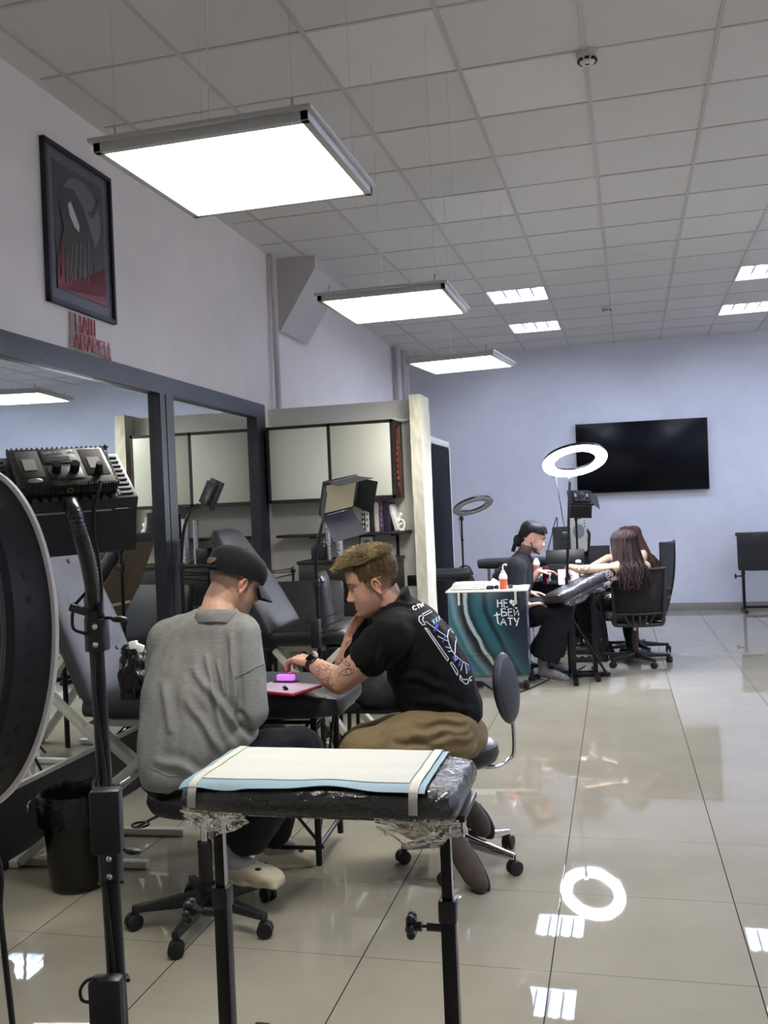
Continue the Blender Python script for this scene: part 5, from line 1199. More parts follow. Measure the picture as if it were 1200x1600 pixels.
def head_shapes(mb, M, s=1, fem=False):
    S = M @ Matrix.Diagonal((s, s, s, 1)); nu, nv = 128, 74; vs = []; fs = []
    T = [V((q[1], q[2], q[3])) for q in HT]
    for k in range(nv+1):
        z = lerp(-.116, .128, k/nv); yf, yb, w = interp(HT, z)
        if 0 < k < nv:                                       # soften the table's corners
            p_, n_ = interp(HT, z-.006), interp(HT, z+.006); yf, yb, w = ((yf*2+p_[0]+n_[0])/4, (yb*2+p_[1]+n_[1])/4, (w*2+p_[2]+n_[2])/4)
        yc = yb*.45+yf*.55-.028; 
        for i in range(nu):
            t_ = i/nu*2-1; a = PI*(t_*.62+.38*t_**3)
            sn, cs = math.sin(a), math.cos(a); e = 2.15
            x = w*(abs(sn)**(2/e))*(1 if sn > 0 else -1); y = yc + ((yf-yc) if cs > 0 else (yc-yb))*(abs(cs)**(2/e))*(1 if cs > 0 else -1)
            if cs > 0: y += face_y(x, z)*min(1, cs*2.2)
            vs.append(S @ V((x, y, z)))
    for k in range(nv):
        for i in range(nu): fs.append((k*nu+i, k*nu+(i+1) % nu, (k+1)*nu+(i+1) % nu, (k+1)*nu+i))
    fs += [tuple(range(nu-1, -1, -1)), tuple(range(nv*nu, (nv+1)*nu))]
    mb.raw(vs, fs)
    for q in (-1, 1):
        R = rot(z=q*26, x=-14); T_ = Matrix.Translation((q*.0735, -.014, -.004)) @ R          # ear: rim, bowl, lobe
        for k in range(16):
            a = -.7+4.5*k/15; mb.ell((0, 0, 0), (.0042, .0046, .0046), S @ T_ @ Matrix.Translation((q*.0085, .001-.0150*math.cos(a+.4), .004+.0255*math.sin(a+.4))), 10, 6)
        mb.ell((0, 0, 0), (.0045, .0135, .0240), S @ T_ @ Matrix.Translation((q*.001, 0, .003)), 14, 10); mb.ell((0, 0, 0), (.0050, .0075, .0095), S @ T_ @ Matrix.Translation((q*.006, .006, -.025)), 10, 7)
        mb.ell((0, 0, 0), (.0045, .0040, .0085), S @ T_ @ Matrix.Translation((q*.006, .0135, -.003)), 10, 7); mb.ell((0, 0, 0), (.008, .010, .020), S @ T_ @ Matrix.Translation((-q*.004, .004, .0)), 10, 7)
    return S
def hand(mb, W, d, palm, thumb, curl=(25, 30, 20), s=1.0, spread=.0, tcurl=.3):
    x = V(d).normalized(); z = -V(palm); z = (z-x*z.dot(x)).normalized(); y = z.cross(x); q = 1 if y.dot(V(thumb)) > 0 else -1
    P = lambda a, b, c: V(W)+(x*a+y*q*b+z*c)*s
    L = [((.040, .026, .020), .031, .084), ((.045, .030, .021), .0105, .088), ((.042, .028, .021), -.010, .085), ((.033, .021, .018), -.029, .078)]
    for (ls, yy, kx) in L:
        mb.chain([(P(0, yy*.55, 0), .0155*s), (P(kx*.55, yy*.85, .002), .0135*s), (P(kx, yy, .002), .0110*s)], 12)
        p = P(kx, yy, .002); a = 0; r = .0092; pts = [(p, r*s)]
        for l, c in zip(ls, curl):
            a += R_(c); dd = x*math.cos(a) - z*math.sin(a) + y*q*(yy*spread*10); dd.normalize(); p = p+dd*l*s; r -= .0007; pts.append((p, r*s))
        mb.chain(pts, 12)
    mb.chain([(P(.012, .018, -.006), .015*s), (P(.042, .044, -.012), .0118*s), (P(.068, .053, -.016-tcurl*.02), .0098*s), (P(.090, .050-tcurl*.02, -.018-tcurl*.03), .0085*s)], 12)
def tinter(M, s, base, hair=None, beard=0, top=False, ear=(1.12, .8, .76), extra=None):
    MI = (M @ Matrix.Diagonal((s, s, s, 1))).inverted(); b = V(lin(base)[:3]); hc = V(lin(hair)[:3]) if hair else b
    def sm(a, c, x): t_ = max(0, min(1, (x-a)/(c-a))); return t_*t_*(3-2*t_)
    def fn(co, n):
        l = MI @ co; c = b.copy()
        if l.z > -.16 and l.length < .2:
            if hair:
                y = l.y
                thr = .078 if y > .062 else (.035+(y-.035)/.027*.043 if y > .035 else (-.025+(y-.018)/.017*.06 if y > .018 else (-.025 if y > -.045 else -.025-min(.055, (-.045-y)*1.3))))
                h = sm(-.010, .012, l.z-thr); 
                if abs(l.x) > .0745 and -.035 < y < .022 and l.z < .03: h = 0
                fade = .62+.38*sm(-.05, .05, l.z); c = c.lerp(hc, h*fade)
            if beard:
                k = sm(-.028, -.055, l.z)*sm(-.01, .02, l.y)*(1-sm(.017, .010, ((l.x/1.6)**2+(l.z+.064)**2)**.5))
                side = sm(-.02, .005, l.y)*sm(.05, .02, l.y)*sm(.02, -.01, l.z); c = c.lerp(V((.10, .065, .045)), beard*max(k, side*.8))
            lip = max(0, 1-((l.x/.021)**2+((l.z+.064)/.0105)**2)) if l.y > .085 else 0
            c = c.lerp(V((.36, .12, .10)), min(.7, lip*1.2))
            if abs(l.x) > .076 and abs(l.y+.008) < .03 and abs(l.z) < .04: c = V((c.x*ear[0], c.y*ear[1], c.z*ear[2]))
            if l.y > .10 and abs(l.z+.02) < .03: c = V((c.x*1.06, c.y*.92, c.z*.9))
        if extra: c = extra(co, c)
        return (c.x, c.y, c.z, 1)
    return fn
def brows(M, s, p, m, eyes=None):
    S = M @ Matrix.Diagonal((s, s, s, 1)); mb = MB()
    for q in (-1, 1):
        mb.tube([S @ V((q*x, y, z)) for x, y, z in ((.011, .0935, .029), (.022, .0915, .034), (.036, .0845, .036), (.050, .0715, .031))], [.0028, .0034, .0028, .001], 6, flat=.6)
        mb.tube([S @ V((q*x, y, z)) for x, y, z in ((.019, .0835, .004), (.031, .0850, .001), (.044, .0765, .004))], [.0008, .0014, .0008], 5)
    mb.build('eyebrows', m, p, True)
def cloth_mat(name, col, streak=0, rough=.9, c2=None, scale=1):
    m = bpy.data.materials.new(name); t = NT(m); o = t.obj(); c = lin(col)
    mp = t.new('ShaderNodeMapping'); mp.inputs['Scale'].default_value = (14*scale, 14*scale, 120*scale); t.l.new(o, mp.inputs[0])
    f = t.noise(3, 5, mp.outputs[0], .7); d = lin(c2) if c2 else tuple(x*.8 for x in c[:3])+(1,)
    t.l.new(t.ramp(f, [(.3, d), (.7, c)]) if streak else t.mix(f, c, d), t.p.inputs['Base Color']); t.p.inputs['Roughness'].default_value = rough
    t.p.inputs['Sheen Weight'].default_value = .02; t.p.inputs['Specular IOR Level'].default_value = .25
    t.bump(t.math('ADD', t.noise(500, 2, o), t.math('MULTIPLY', t.noise(25, 4, o), 1.2)), .25, .003); return m
def folds(A=.007, sc=(13, 13, 4), seed=0, A2=.003, keep=None, dirs=None):
    def fn(c, n):
        q = V((c.x*sc[0]+seed, c.y*sc[1], c.z*sc[2])); k = noise.noise(q); k2 = noise.noise(q*2.3+V((5, 1, 2)))
        a = (1-abs(k)*2.4); v = A*max(-.6, a)*.8 + A2*k2*1.4
        if dirs:
            for (p0, p1, wd_, amp) in dirs:                   # sharp crease along a segment
                ab = p1-p0; t_ = max(0, min(1, (c-p0).dot(ab)/ab.length_squared)); dd = (c-(p0+ab*t_)).length; tp2 = math.sin(PI*min(1, max(.02, t_)))**.5
                v += amp*tp2*(math.exp(-(dd/wd_)**2)-.6*math.exp(-((dd-2.2*wd_)/(1.2*wd_))**2))
        if keep: v *= keep(c)
        return c+n*v
    return fn
def creases(o, L):
    """pulls cloth folds along lines found on the garment's near side"""
    bv = bvh_of(o); M = PM(o); me = o.data; MI = M.inverted().to_3x3(); segs = []
    for x0, y0, x1, y1, w_, a in L:
        P = []
        for k in range(9):
            h = bv.ray_cast(CP, ray(lerp(x0, x1, k/8), lerp(y0, y1, k/8)+3*math.sin(k*1.3)).normalized())
            if h[0] is not None: P.append(h[0])
        if len(P) > 3: segs.append((P, w_, a))
    ns = [n.vector.copy() for n in me.vertex_normals]
    for v, n in zip(me.vertices, ns):
        c = M @ v.co; s = 0
        for P, w_, a in segs:
            if (c-P[len(P)//2]).length > .35: continue
            best = 9; bt = 0
            for k in range(len(P)-1):
                ab = P[k+1]-P[k]; t_ = max(0, min(1, (c-P[k]).dot(ab)/max(1e-9, ab.length_squared))); dd = (c-(P[k]+ab*t_)).length
                if dd < best: best = dd; bt = (k+t_)/(len(P)-1)
            if best < 5*w_: s += a*1.25*max(0, math.sin(PI*bt))**.5*(math.exp(-(best/w_)**2)-.45*math.exp(-((best-2.2*w_)/(1.1*w_))**2))
        if s: v.co = v.co + n*s
    me.update()
def locks(M, s, seeds, fn, r0, r1, seed=1, n=6, k=5):
    """tapered locks of hair; fn(u,v,rng)->list of head-space points"""
    rng = random.Random(seed); mb = MB(); S = M @ Matrix.Diagonal((s, s, s, 1))
    for q in range(seeds):
        pts = fn(rng)
        if not pts: continue
        P = spline([S @ V(p) for p in pts], k); m = len(P); w = rng.uniform(.75, 1.25)
        mb.tube(P, [w*lerp(r0, r1, (i/(m-1))**1.5) for i in range(m)], n)
    return mb
SP = lambda v: math.copysign(abs(v)**.93, v)
def SCALP(a, e, g=0):                                     # azimuth from the face, elevation; follows the skull
    z = .044+math.sin(e)*.084; yf, yb, w = interp(HT, min(.126, z)); yc = yb*.45+yf*.55-.028; c = math.cos(a)
    r = max(0, math.cos(e))**.5 if e > 0 else 1
    k = g*(.35+.65*r); f = 1 if z < .118 else math.cos(e)/max(1e-6, math.cos(math.asin(.074/.084)))
    return V((SP(math.sin(a))*(w*f+k*min(1, f)), yc*1+SP(c)*(((yf-yc) if c > 0 else (yc-yb))*f+k*min(1, f)), z+g*math.sin(e)))
def hair_mat(name, col, rough=.62):
    m = bpy.data.materials.new(name); t = NT(m); c = lin(col); f = t.noise(70, 3, t.obj())
    t.l.new(t.ramp(f, [(.3, tuple(x*.55 for x in c[:3])+(1,)), (.72, tuple(min(1, x*1.35) for x in c[:3])+(1,))]), t.p.inputs['Base Color']); t.p.inputs['Roughness'].default_value = rough; t.p.inputs['Specular IOR Level'].default_value = .18
    return m
def ribbon_on(bv, pts, w, m, name, parent, off=.0012, closed=False, per=None, n=4):
    """pixel polylines laid on a surface: traced from the lens position on to the cloth or skin and fixed there"""
    mb = MB(); 
    for pl in pts:
        if closed: pl = list(pl)+[pl[0]]
        dense = []
        for a, b in zip(pl[:-1], pl[1:]):
            k = max(1, int(math.hypot(b[0]-a[0], b[1]-a[1])/2.5))
            dense += [(lerp(a[0], b[0], i/k), lerp(a[1], b[1], i/k)) for i in range(k)]
        dense.append(pl[-1]); P = []
        for x, y in dense:
            h = bv.ray_cast(CP, ray(x, y).normalized())
            if h[0] is None: 
                if len(P) > 1: mb.tube(P, w, 5, flat=.8)
                P = []; continue
            nn = h[1] if h[1].dot(ray(x, y)) < 0 else -h[1]; P.append(h[0]+nn*off*.3)
        if len(P) > 1: mb.tube(P, w, 5)
    return mb.build(name, m, parent, True)

# ================= man in the grey shirt ====================================
G = thing('person', 'person in grey sweatshirt and black cap sitting with back to us on a castor stool', 'person', (g0.x, g0.y, 0))
gd = 3.45
GH = at(368, 914, 3.52); gf = cdir(.78, .56, -.42); GM = headframe(GH, gf); gs = 1.0
mb = MB(); head_shapes(mb, GM, gs)
nk = at(340, 962, 3.46)
mb.chain([(GM @ V((0, -.028, -.02)), .062), (GM @ V((0, -.040, -.085)), .060), (nk, .066)], 18)
gsl, gsr = at(262, 1000, 3.56), at(374, 992, 3.44); gel, ger = at(250, 1095, 3.62), at(393, 1112, 3.38); gwl, gwr = at(345, 1105, 3.78), at(396, 1092, 3.62)
pel = at(292, 1180, 3.42); che = at(318, 1040, 3.50)
mb.chain([(nk, .07), (che, .11), (at(305, 1110, 3.45), .11), (pel, .12)], 14)
mb.chain([(gsl, .055), (gel, .043), (gwl, .030)], 12); mb.chain([(gsr, .055), (ger, .043), (gwr, .030)], 12); mb.chain([(nk-V((0, 0, .06))+HF*.03, .05), (gsl, .05)]); mb.chain([(nk-V((0, 0, .05))+HF*.03, .05), (gsr, .05)])
hand(mb, gwl, gwl-gel, V((0, 0, -1)), V((1, 0, 0)), (18, 25, 20)); hand(mb, gwr, gwr-ger, V((0, 0, -1)), V((-1, 0, 0)), (18, 25, 20))
ghl, ghr = at(270, 1190, 3.50), at(322, 1195, 3.40); gkl, gkr = at(428, 1165, 3.72), at(470, 1172, 3.46); gal, gar = at(425, 1312, 3.90), at(372, 1325, 3.56)
mb.chain([(ghl, .08), (gkl, .055), (gal, .04)], 12); mb.chain([(ghr, .08), (gkr, .055), (gar, .04)], 12)
gb = fuse('body', mb, .0032, SKIN, G, 4, None, tinter(GM, gs, 'bf957b', '574a40', .45))
GREY = cloth_mat('heather_grey', '8e8e89', 1, .95, '6f706d')
mb = MB()
def spine_ell(mb, px, py, d, hw, dep, hh, yawoff=0): mb.ell((0, 0, 0), (hw, dep, hh), frame(at(px, py, d), *(lambda x: (x, UP.cross(x), UP))((HR*math.cos(yawoff)+HF*math.sin(yawoff)).normalized())), 24, 16)
yo = -.28
ax_ = (HR*math.cos(yo)+HF*math.sin(yo)).normalized(); ay_ = UP.cross(ax_)
loft(mb, [(at(px, py, d_), ax_, ay_, hw, dep) for px, py, d_, hw, dep in ((278, 1224, 3.40, .105, .12), (282, 1212, 3.40, .128, .145), (288, 1190, 3.41, .152, .160), (296, 1155, 3.42, .185, .160), (304, 1115, 3.44, .205, .158), (311, 1070, 3.46, .212, .150), (318, 1030, 3.49, .205, .135), (325, 1000, 3.50, .186, .118), (334, 975, 3.49, .140, .100), (340, 960, 3.48, .085, .080))])
mb.ell((0, 0, 0), (.13, .12, .07), frame(at(350, 1150, 3.42), ax_, ay_, UP), 20, 14)
mb.chain([(at(325, 975, 3.54), .065), (gsl, .076), (gel, .072), (gwl, .045)], 18); mb.chain([(at(345, 972, 3.52), .065), (gsr, .080), (lerp(gsr, ger, .5), .072), (ger, .062), (gwr, .042)], 18)
mb.cyl(nk+V((0, 0, -.06))+HF*.05, nk+V((0, 0, .022)), .088, .076, 24)
cr = lambda x0, y0, x1, y1, w_, a, d=0: (x0, y0, x1, y1, w_, a)
GC = [cr(362, 990, 367, 1120, .010, .016), cr(322, 1020, 345, 1140, .009, .011), cr(300, 1040, 390, 1165, .012, .012), cr(255, 1060, 268, 1150, .014, .008), cr(340, 1030, 352, 1090, .008, .009), cr(365, 1100, 400, 1150, .010, -.007), cr(290, 1090, 350, 1180, .012, .009), cr(240, 1185, 330, 1215, .014, .008)]
gsh = fuse('sweatshirt', mb, .006, GREY, G, 8, folds(.0045, (12, 12, 3.2), 3, .003)); creases(gsh, GC)
ax0 = (GM @ V((0, -.040, -.085))-nk).normalized(); NK = zalign(nk+ax0*.012, ax0*.6+UP*.4)
MB().ring([(.066, -.02), (.072, -.044), (.080, -.044), (.0845, -.024), (.083, -.006), (.078, .003), (.070, .002)], NK, 48).build('neckband', GREY, gsh, True, sharp=70)
bv = bvh_of(gsh)
ribbon_on(bv, [[(366, 1060), (385, 1052), (400, 1043), (418, 1036)]], .0018, mat('seam_dark', '4f504e', .9), 'sleeve_seam', gsh)
ribbon_on(bv, [[(234, 1198), (262, 1212), (296, 1214), (330, 1210)]], .002, GREY, 'hem_seam', gsh)
DENIM = cloth_mat('black_trousers', '15161b', 0, .9)
mb = MB(); mb.ell(at(292, 1212, 3.42), (.165, .15, .09)); mb.chain([(ghl, .105), (gkl, .085), (lerp(gkl, gal, .85), .088)], 18); mb.chain([(ghr, .105), (gkr, .085), (lerp(gkr, gar, .82), .092)], 18)
fuse('trousers', mb, .008, DENIM, G, 5, folds(.008, (9, 9, 6), 9, .004))
SOCK = mat('grey_sock', 'a5a39c', .9, bump=.2, bscale=200)
for k, (an, (hx, hy, hd_), (tx, ty, td)) in enumerate(((gar, (352, 1362, 3.56), (424, 1376, 3.50)), (gal, (425, 1342, 3.96), (478, 1332, 3.98)))):
    hl, to = at(hx, hy, hd_), at(tx, ty, td); zz = (hl.z+to.z)/2; d = (to-hl); d.z = 0; L = d.length+.110; d.normalize(); sd = V((-d.y, d.x, 0))
    mb = MB(); mb.chain([(an+V((0, 0, .03)), .045), (hl+V((0, 0, .055)), .046), (lerp(hl, to, .55)+V((0, 0, .028)), .040)], 14); fuse('sock', mb, .006, SOCK, G, 3)
    F = frame(hl-d*.055+V((0, 0, -.036)), d, sd, UP); mb = MB()
    loft(mb, [(F @ V((L*u_, 0, zc)), sd, UP, w_, h_) for u_, w_, h_, zc in ((.0, .020, .018, .030), (.07, .037, .032, .034), (.28, .043, .042, .042), (.52, .046, .042, .043), (.74, .051, .035, .037), (.90, .043, .026, .029), (.985, .020, .015, .020))], 28, 4)
    mb.box((L*.5, 0, .010), (L*.92, .088, .02), F, .009)
    sl = fuse('clog', mb, .005, mat('cream_foam', 'c9bfa2', .6, var=.06), G, 5, lambda c, n, F=F, L=L: c+n*(.0015*math.sin((F.inverted() @ c).x/L*30)*(1 if (F.inverted() @ c).z < .03 else 0)))
    for (u_, zc, w_, h_) in ((.42, .076, .024, .008), (.68, .066, .017, .007)):
        for s_ in (-1, 1): MB().ell((L*u_, s_*.026, zc), (w_, .012, h_), F, 14, 9).build('opening', BLKM, sl, True)
CAPM = cloth_mat('cap_black', '101113', 0, .85)
capS = GM @ rot(x=-4)
cp = MB(); cp.sheet(lambda u, v: capS @ SCALP(u*2*PI, lerp(-.20, PI/2*.999, v)+(.16*math.cos(u*2*PI)*(1-v)), .009+.005*math.sin(PI*min(1, v*1.4))), 48, 16, .003)
cap = cp.build('cap', CAPM, G, True, sharp=60)
def brim(u, v):
    a = lerp(-.95, .95, u); r = .112+.072*v*math.cos(a*.75); return capS @ V((math.sin(a)*(.086+.012*v), -.016+math.cos(a)*r, .040-.028*v-.34*abs(math.sin(a))**2*.06-.012*v*v))
MB().sheet(brim, 24, 8, .003).build('brim', mat('brim_grey', '1d1f23', .8), cap, True)
mb = MB(); mb.ell((0, 0, 0), (.034, .007, .021), capS @ Matrix.Translation((0, -.128, .048)) @ rot(x=-14), 18, 10); mb.build('strap_opening', mat('brown_stubble', '5b4a3c', .9), cap, True)
mb = MB(); mb.tube([capS @ SCALP(a, -.20, .016) for a in [PI-.5+k*.1 for k in range(11)]], .006, 8, flat=.5); mb.build('strap', CAPM, cap, True); MB().ell(capS @ V((0, -.014, .140)), (.006, .006, .004)).build('button', CAPM, cap, True)
brows(GM, gs, G, mat('brow_dark', '3a2c22', .9))

# ================= man in the black T-shirt =================================
B = thing('person', 'person with short fair hair in black T-shirt and khaki trousers leaning on the bed', 'person', (g1.x, g1.y, 0))
bs_ = 1.06; BH = at(581, 914, 3.84); bf_ = cdir(-.95, -.14, -.27); BM = headframe(BH, bf_)
mb = MB(); head_shapes(mb, BM, bs_)
bn_ = at(622, 962, 3.86)
mb.chain([(BM @ V((0, -.030, -.02)), .066), (BM @ V((0, -.040, -.085)), .067), (bn_, .078)], 18)
sN, sF = at(614, 995, 3.68), at(598, 975, 4.05); eN, eF = at(531, 1066, 3.76), at(536, 1050, 4.06); wN, wF = at(487, 1036, 3.86), at(547, 1002, 4.03)
mb.chain([(bn_, .08), (at(650, 1020, 3.86), .13), (at(690, 1110, 3.86), .13)], 14)
mb.chain([(bn_, .07), (sN, .06)]); mb.chain([(bn_, .07), (sF, .06)])
mb.chain([(sN, .068), (lerp(sN, eN, .55), .062), (eN, .050), (lerp(eN, wN, .3), .050), (lerp(eN, wN, .75), .036), (wN, .029)], 18)
mb.chain([(sF, .060), (eF, .044), (lerp(eF, wF, .35), .044), (wF, .029)], 18)
hand(mb, wN, at(462, 1028, 3.92)-wN, V((0, .1, -1)), cdir(-.2, .9, .1), (28, 38, 25), 1.03)
hand(mb, wF, at(569, 962, 4.02)-wF, cdir(.2, -.9, .2), cdir(1, 0, .2), (12, 18, 14), 1.0)
hN, hF = at(698, 1145, 3.74), at(698, 1135, 3.98); kN, kF = at(565, 1180, 3.56), at(560, 1168, 4.0); aN, aF = at(688, 1282, 3.72), at(715, 1245, 4.02)
mb.chain([(hN, .09), (kN, .06), (aN, .042)]); mb.chain([(hF, .09), (kF, .06), (aF, .042)])
bb_ = fuse('body', mb, .0030, SKIN, B, 4, None, tinter(BM, bs_, 'c49a82', '4d3c2a', .38))
bvb = bvh_of(bb_)
TAT = mat('tattoo_ink', '3b3a3e', .7)
z2 = lambda L: [(400+x*.18333, 960+y*.18333) for x, y in L]
circ = lambda cx, cy, r, a0=0, a1=6.28, n=14: [(cx+r*math.cos(lerp(a0, a1, k/n)), cy+r*math.sin(lerp(a0, a1, k/n))) for k in range(n+1)]
ribbon_on(bvb, [z2(q) for q in ([(690, 410), (660, 460), (620, 530), (570, 560), (530, 545), (525, 510), (550, 505)], [(740, 480), (720, 500), (745, 520), (790, 515), (830, 500), (835, 470), (800, 460), (760, 465), (740, 480)],
   [(700, 420), (740, 410), (790, 445), (805, 430)], [(720, 380), (735, 410), (730, 380), (760, 400), (770, 380)], [(540, 430), (560, 470), (600, 480), (590, 440), (560, 420)], [(600, 430), (630, 440), (600, 465), (640, 470)], [(500, 450), (530, 440), (545, 480), (515, 490)],
   [(470, 500), (490, 540), (520, 560), (540, 590)], [(615, 560), (610, 600), (640, 615), (665, 590)], [(700, 500), (720, 520), (700, 530)], circ(790, 490, 25), circ(640, 570, 30, 2, 5), [(760, 400), (800, 420), (790, 450)])], .0011, TAT, 'tattoo', bb_)
ribbon_on(bvb, [z2(q) for q in ([(810, 200), (790, 190), (795, 155), (820, 150), (830, 175), (810, 190)], [(835, 205), (800, 225), (770, 245), (765, 270), (785, 285)], [(790, 290), (770, 310), (755, 330)])], .0013, TAT, 'tattoo', bb_)
BTEE = cloth_mat('black_cotton', '08080b', 0, .9)
mb = MB(); sx_ = (at(620, 955, 3.85)-at(700, 1140, 3.85)).normalized()
def tor(px, py, d, along, thick, wide): mb.ell((0, 0, 0), (thick, wide, along), frame(at(px, py, d), (sx_.cross(HF)).normalized(), HF, sx_), 24, 16)
tx_ = sx_.cross(HF).normalized()
loft(mb, [(at(px, py, 3.86), HF, tx_, wd_2, tk) for px, py, wd_2, tk in ((704, 1136, .180, .138), (700, 1124, .195, .152), (686, 1090, .205, .165), (669, 1048, .215, .166), (652, 1008, .220, .150), (640, 978, .205, .122), (628, 956, .150, .090), (622, 945, .09, .07))])
mb.chain([(at(628, 965, 3.86), .095), (sN, .092), (lerp(sN, eN, .25), .090), (lerp(sN, eN, .42), .082)], 18); mb.chain([(at(628, 965, 3.88), .095), (sF, .088), (lerp(sF, eF, .6), .078)], 18)
mb.cyl(bn_-(bn_-BH).normalized()*.06, lerp(bn_, BH, .10)+V((.008, 0, 0)), .11, .082, 24)
cb = lambda x0, y0, x1, y1, w_, a, d=0: (x0, y0, x1, y1, w_, a)
TC = [cb(600, 1000, 590, 1050, .010, .010), cb(620, 1050, 700, 1075, .012, .009), cb(640, 1090, 740, 1110, .014, .008), cb(590, 950, 660, 940, .010, .008), cb(650, 1010, 600, 1070, .012, .010)]
tee = fuse('t_shirt', mb, .006, BTEE, B, 7, folds(.005, (9, 9, 8), 21, .003)); creases(tee, TC)
bvt = bvh_of(tee); z6 = lambda L: [(600+x*.15, 880+y*.15) for x, y in L]
PW = mat('print_white', 'd9dbe0', .7); PB_ = mat('print_blue', '3b51b0', .7)
ribbon_on(bvt, [z6(q) for q in ([(400, 530), (480, 490), (500, 505), (418, 550), (400, 530)], [(365, 560), (390, 545), (412, 565), (400, 590), (430, 640), (400, 645), (365, 600), (365, 560)], [(425, 675), (450, 680), (672, 995), (660, 1020), (425, 675)],
   [(690, 1045), (705, 1030), (770, 1130), (762, 1170), (690, 1045)], [(790, 1165), (820, 1215), (875, 1210), (875, 1250), (850, 1262), (790, 1210), (790, 1165)], [(890, 1195), (915, 1180)], [(890, 1195), (892, 1230), (912, 1215)],
   [(430, 605), (545, 690), (660, 770)], [(560, 760), (670, 815)], [(640, 870), (690, 885)], [(668, 920), (705, 915)], [(690, 680), (668, 710), (660, 770), (675, 840), (705, 910), (745, 965), (820, 1025), (880, 1060)], [(690, 680), (735, 745), (752, 790), (742, 850), (738, 940)],
   [(745, 968), (735, 1025)], [(770, 985), (750, 1010)], [(820, 1030), (800, 1120)], [(845, 1045), (862, 1150)], [(690, 710), (720, 730)])], .0022, PW, 'back_print', tee)
ribbon_on(bvt, [z6(q) for q in ([(725, 968), (715, 990), (735, 1012)], [(735, 975), (728, 1005)], [(790, 1018), (772, 1075)], [(798, 1022), (782, 1080)], [(868, 1065), (878, 1135)], [(878, 1070), (884, 1120)], [(560, 640), (545, 690)], [(548, 640), (530, 690), (518, 708)], [(555, 645), (536, 700)], [(635, 770), (610, 825)])], .0035, PB_, 'back_print', tee)
def let_px(txt, x0, y0, x1, y1, h):
    out = []; tot = sum(LW[c] for c in txt); x = 0; ux, uy = (x1-x0), (y1-y0); ln_ = math.hypot(ux, uy); nx, ny = uy/ln_*h, -ux/ln_*h
    for c in txt:
        for st in LET[c]: out.append(z6([(x0+ux*(x+p[0])/tot+nx*p[1], y0+uy*(x+p[0])/tot+ny*p[1]) for p in st]))
        x += LW[c]
    return out
ribbon_on(bvt, let_px('СТИ', 312, 492, 425, 448, 40), .0032, PW, 'back_print', tee); ribbon_on(bvt, let_px('ХХХ', 520, 640, 605, 580, 44), .0026, mat('print_pale_blue', 'a9c4e8', .7), 'back_print', tee)
ribbon_on(bvt, [[(563, 1049), (577, 1052), (589, 1046)], [(543, 1027), (562, 1047)]], .0015, BTEE, 'sleeve_hem', tee)
KHAKI = cloth_mat('khaki_cotton', '82704f', 0, .92)
mb = MB(); mb.ell(at(702, 1150, 3.86), (.16, .17, .115)); mb.chain([(hN, .125), (lerp(hN, kN, .5), .112), (kN, .090), (lerp(kN, at(655, 1282, 3.68), .5), .086), (at(650, 1274, 3.68), .086)], 20); mb.chain([(hF, .12), (kF, .088), (at(668, 1245, 4.0), .085)], 20)
KC = [cb(735, 1140, 640, 1150, .012, .012, 3.7), cb(740, 1150, 660, 1165, .012, .010, 3.7), cb(690, 1165, 610, 1160, .012, -.010, 3.65), cb(730, 1125, 640, 1128, .010, .008), cb(620, 1125, 590, 1165, .012, .008)]
kh = fuse('trousers', mb, .007, KHAKI, B, 6, folds(.008, (7, 7, 9), 33, .004)); creases(kh, KC)
SUEDE = mat('brown_suede', '443a32', .85, var=.15, vscale=25, bump=.2, bscale=120)
for k, (an, hl, md_, to) in enumerate(((aN, at(704, 1304, 3.72), at(728, 1346, 3.67), at(750, 1382, 3.60)), (aF, at(728, 1256, 4.03), at(742, 1276, 3.99), at(755, 1296, 3.95)))):
    mb = MB(); mb.chain([(an, .046), (hl, .042), (md_, .047), (lerp(md_, to, .6), .046), (to, .034)], 18); so = fuse('shoe', mb, .0055, SUEDE, B, 5)
    sd = (to-hl).normalized(); nn = (an-hl); nn = (nn-sd*nn.dot(sd)).normalized(); s2 = sd.cross(nn); Fm = frame((hl+to)/2-nn*.036, sd, s2, nn); L = (to-hl).length+.085
    poly = [(L*.5*math.cos(a)*(1), (.040+.006*math.cos(a))*math.sin(a)*(1.05-.15*(abs(math.cos(a)) > .8))) for a in [2*PI*q/28 for q in range(28)]]
    MB().prism(poly, -.012, .006, Fm, .004).build('sole', mat('sole_brown', '2e2722', .8), so, True)
    MB().chain([(an+V((0, 0, .045)), .040), (an, .043)]).build('sock', SOCK, B, True)
HB = hair_mat('fair_hair', '8d7a58'); rng = random.Random(4)
def f_side(r):
    a = r.uniform(.55, PI)*(1 if r.random() < .5 else -1); e = r.uniform(-.95, .95); p = SCALP(a, e, -.001); y = p.y
    if y > .050: return None
    lo = .035 if y > .035 else (-.02 if y > .018 else (.035 if y > -.035 else -.03-min(.05, (-.035-y)*1.2)))
    if p.z < lo or p.z > .125: return None
    n = (p-V((0, -.016, .03))).normalized(); d = (V((0, -.55, -.6)) if y > -.06 else V((0, -.1, -.9))); d = (d-n*d.dot(n)*.9).normalized(); L = .005+.009*max(0, min(1, (p.z+.02)/.12))
    q = p+n*(.0015+.004*max(0, min(1, (p.z-.02)/.09))); return [p-n*.002, q+d*L*.5, q+d*L-n*.001]
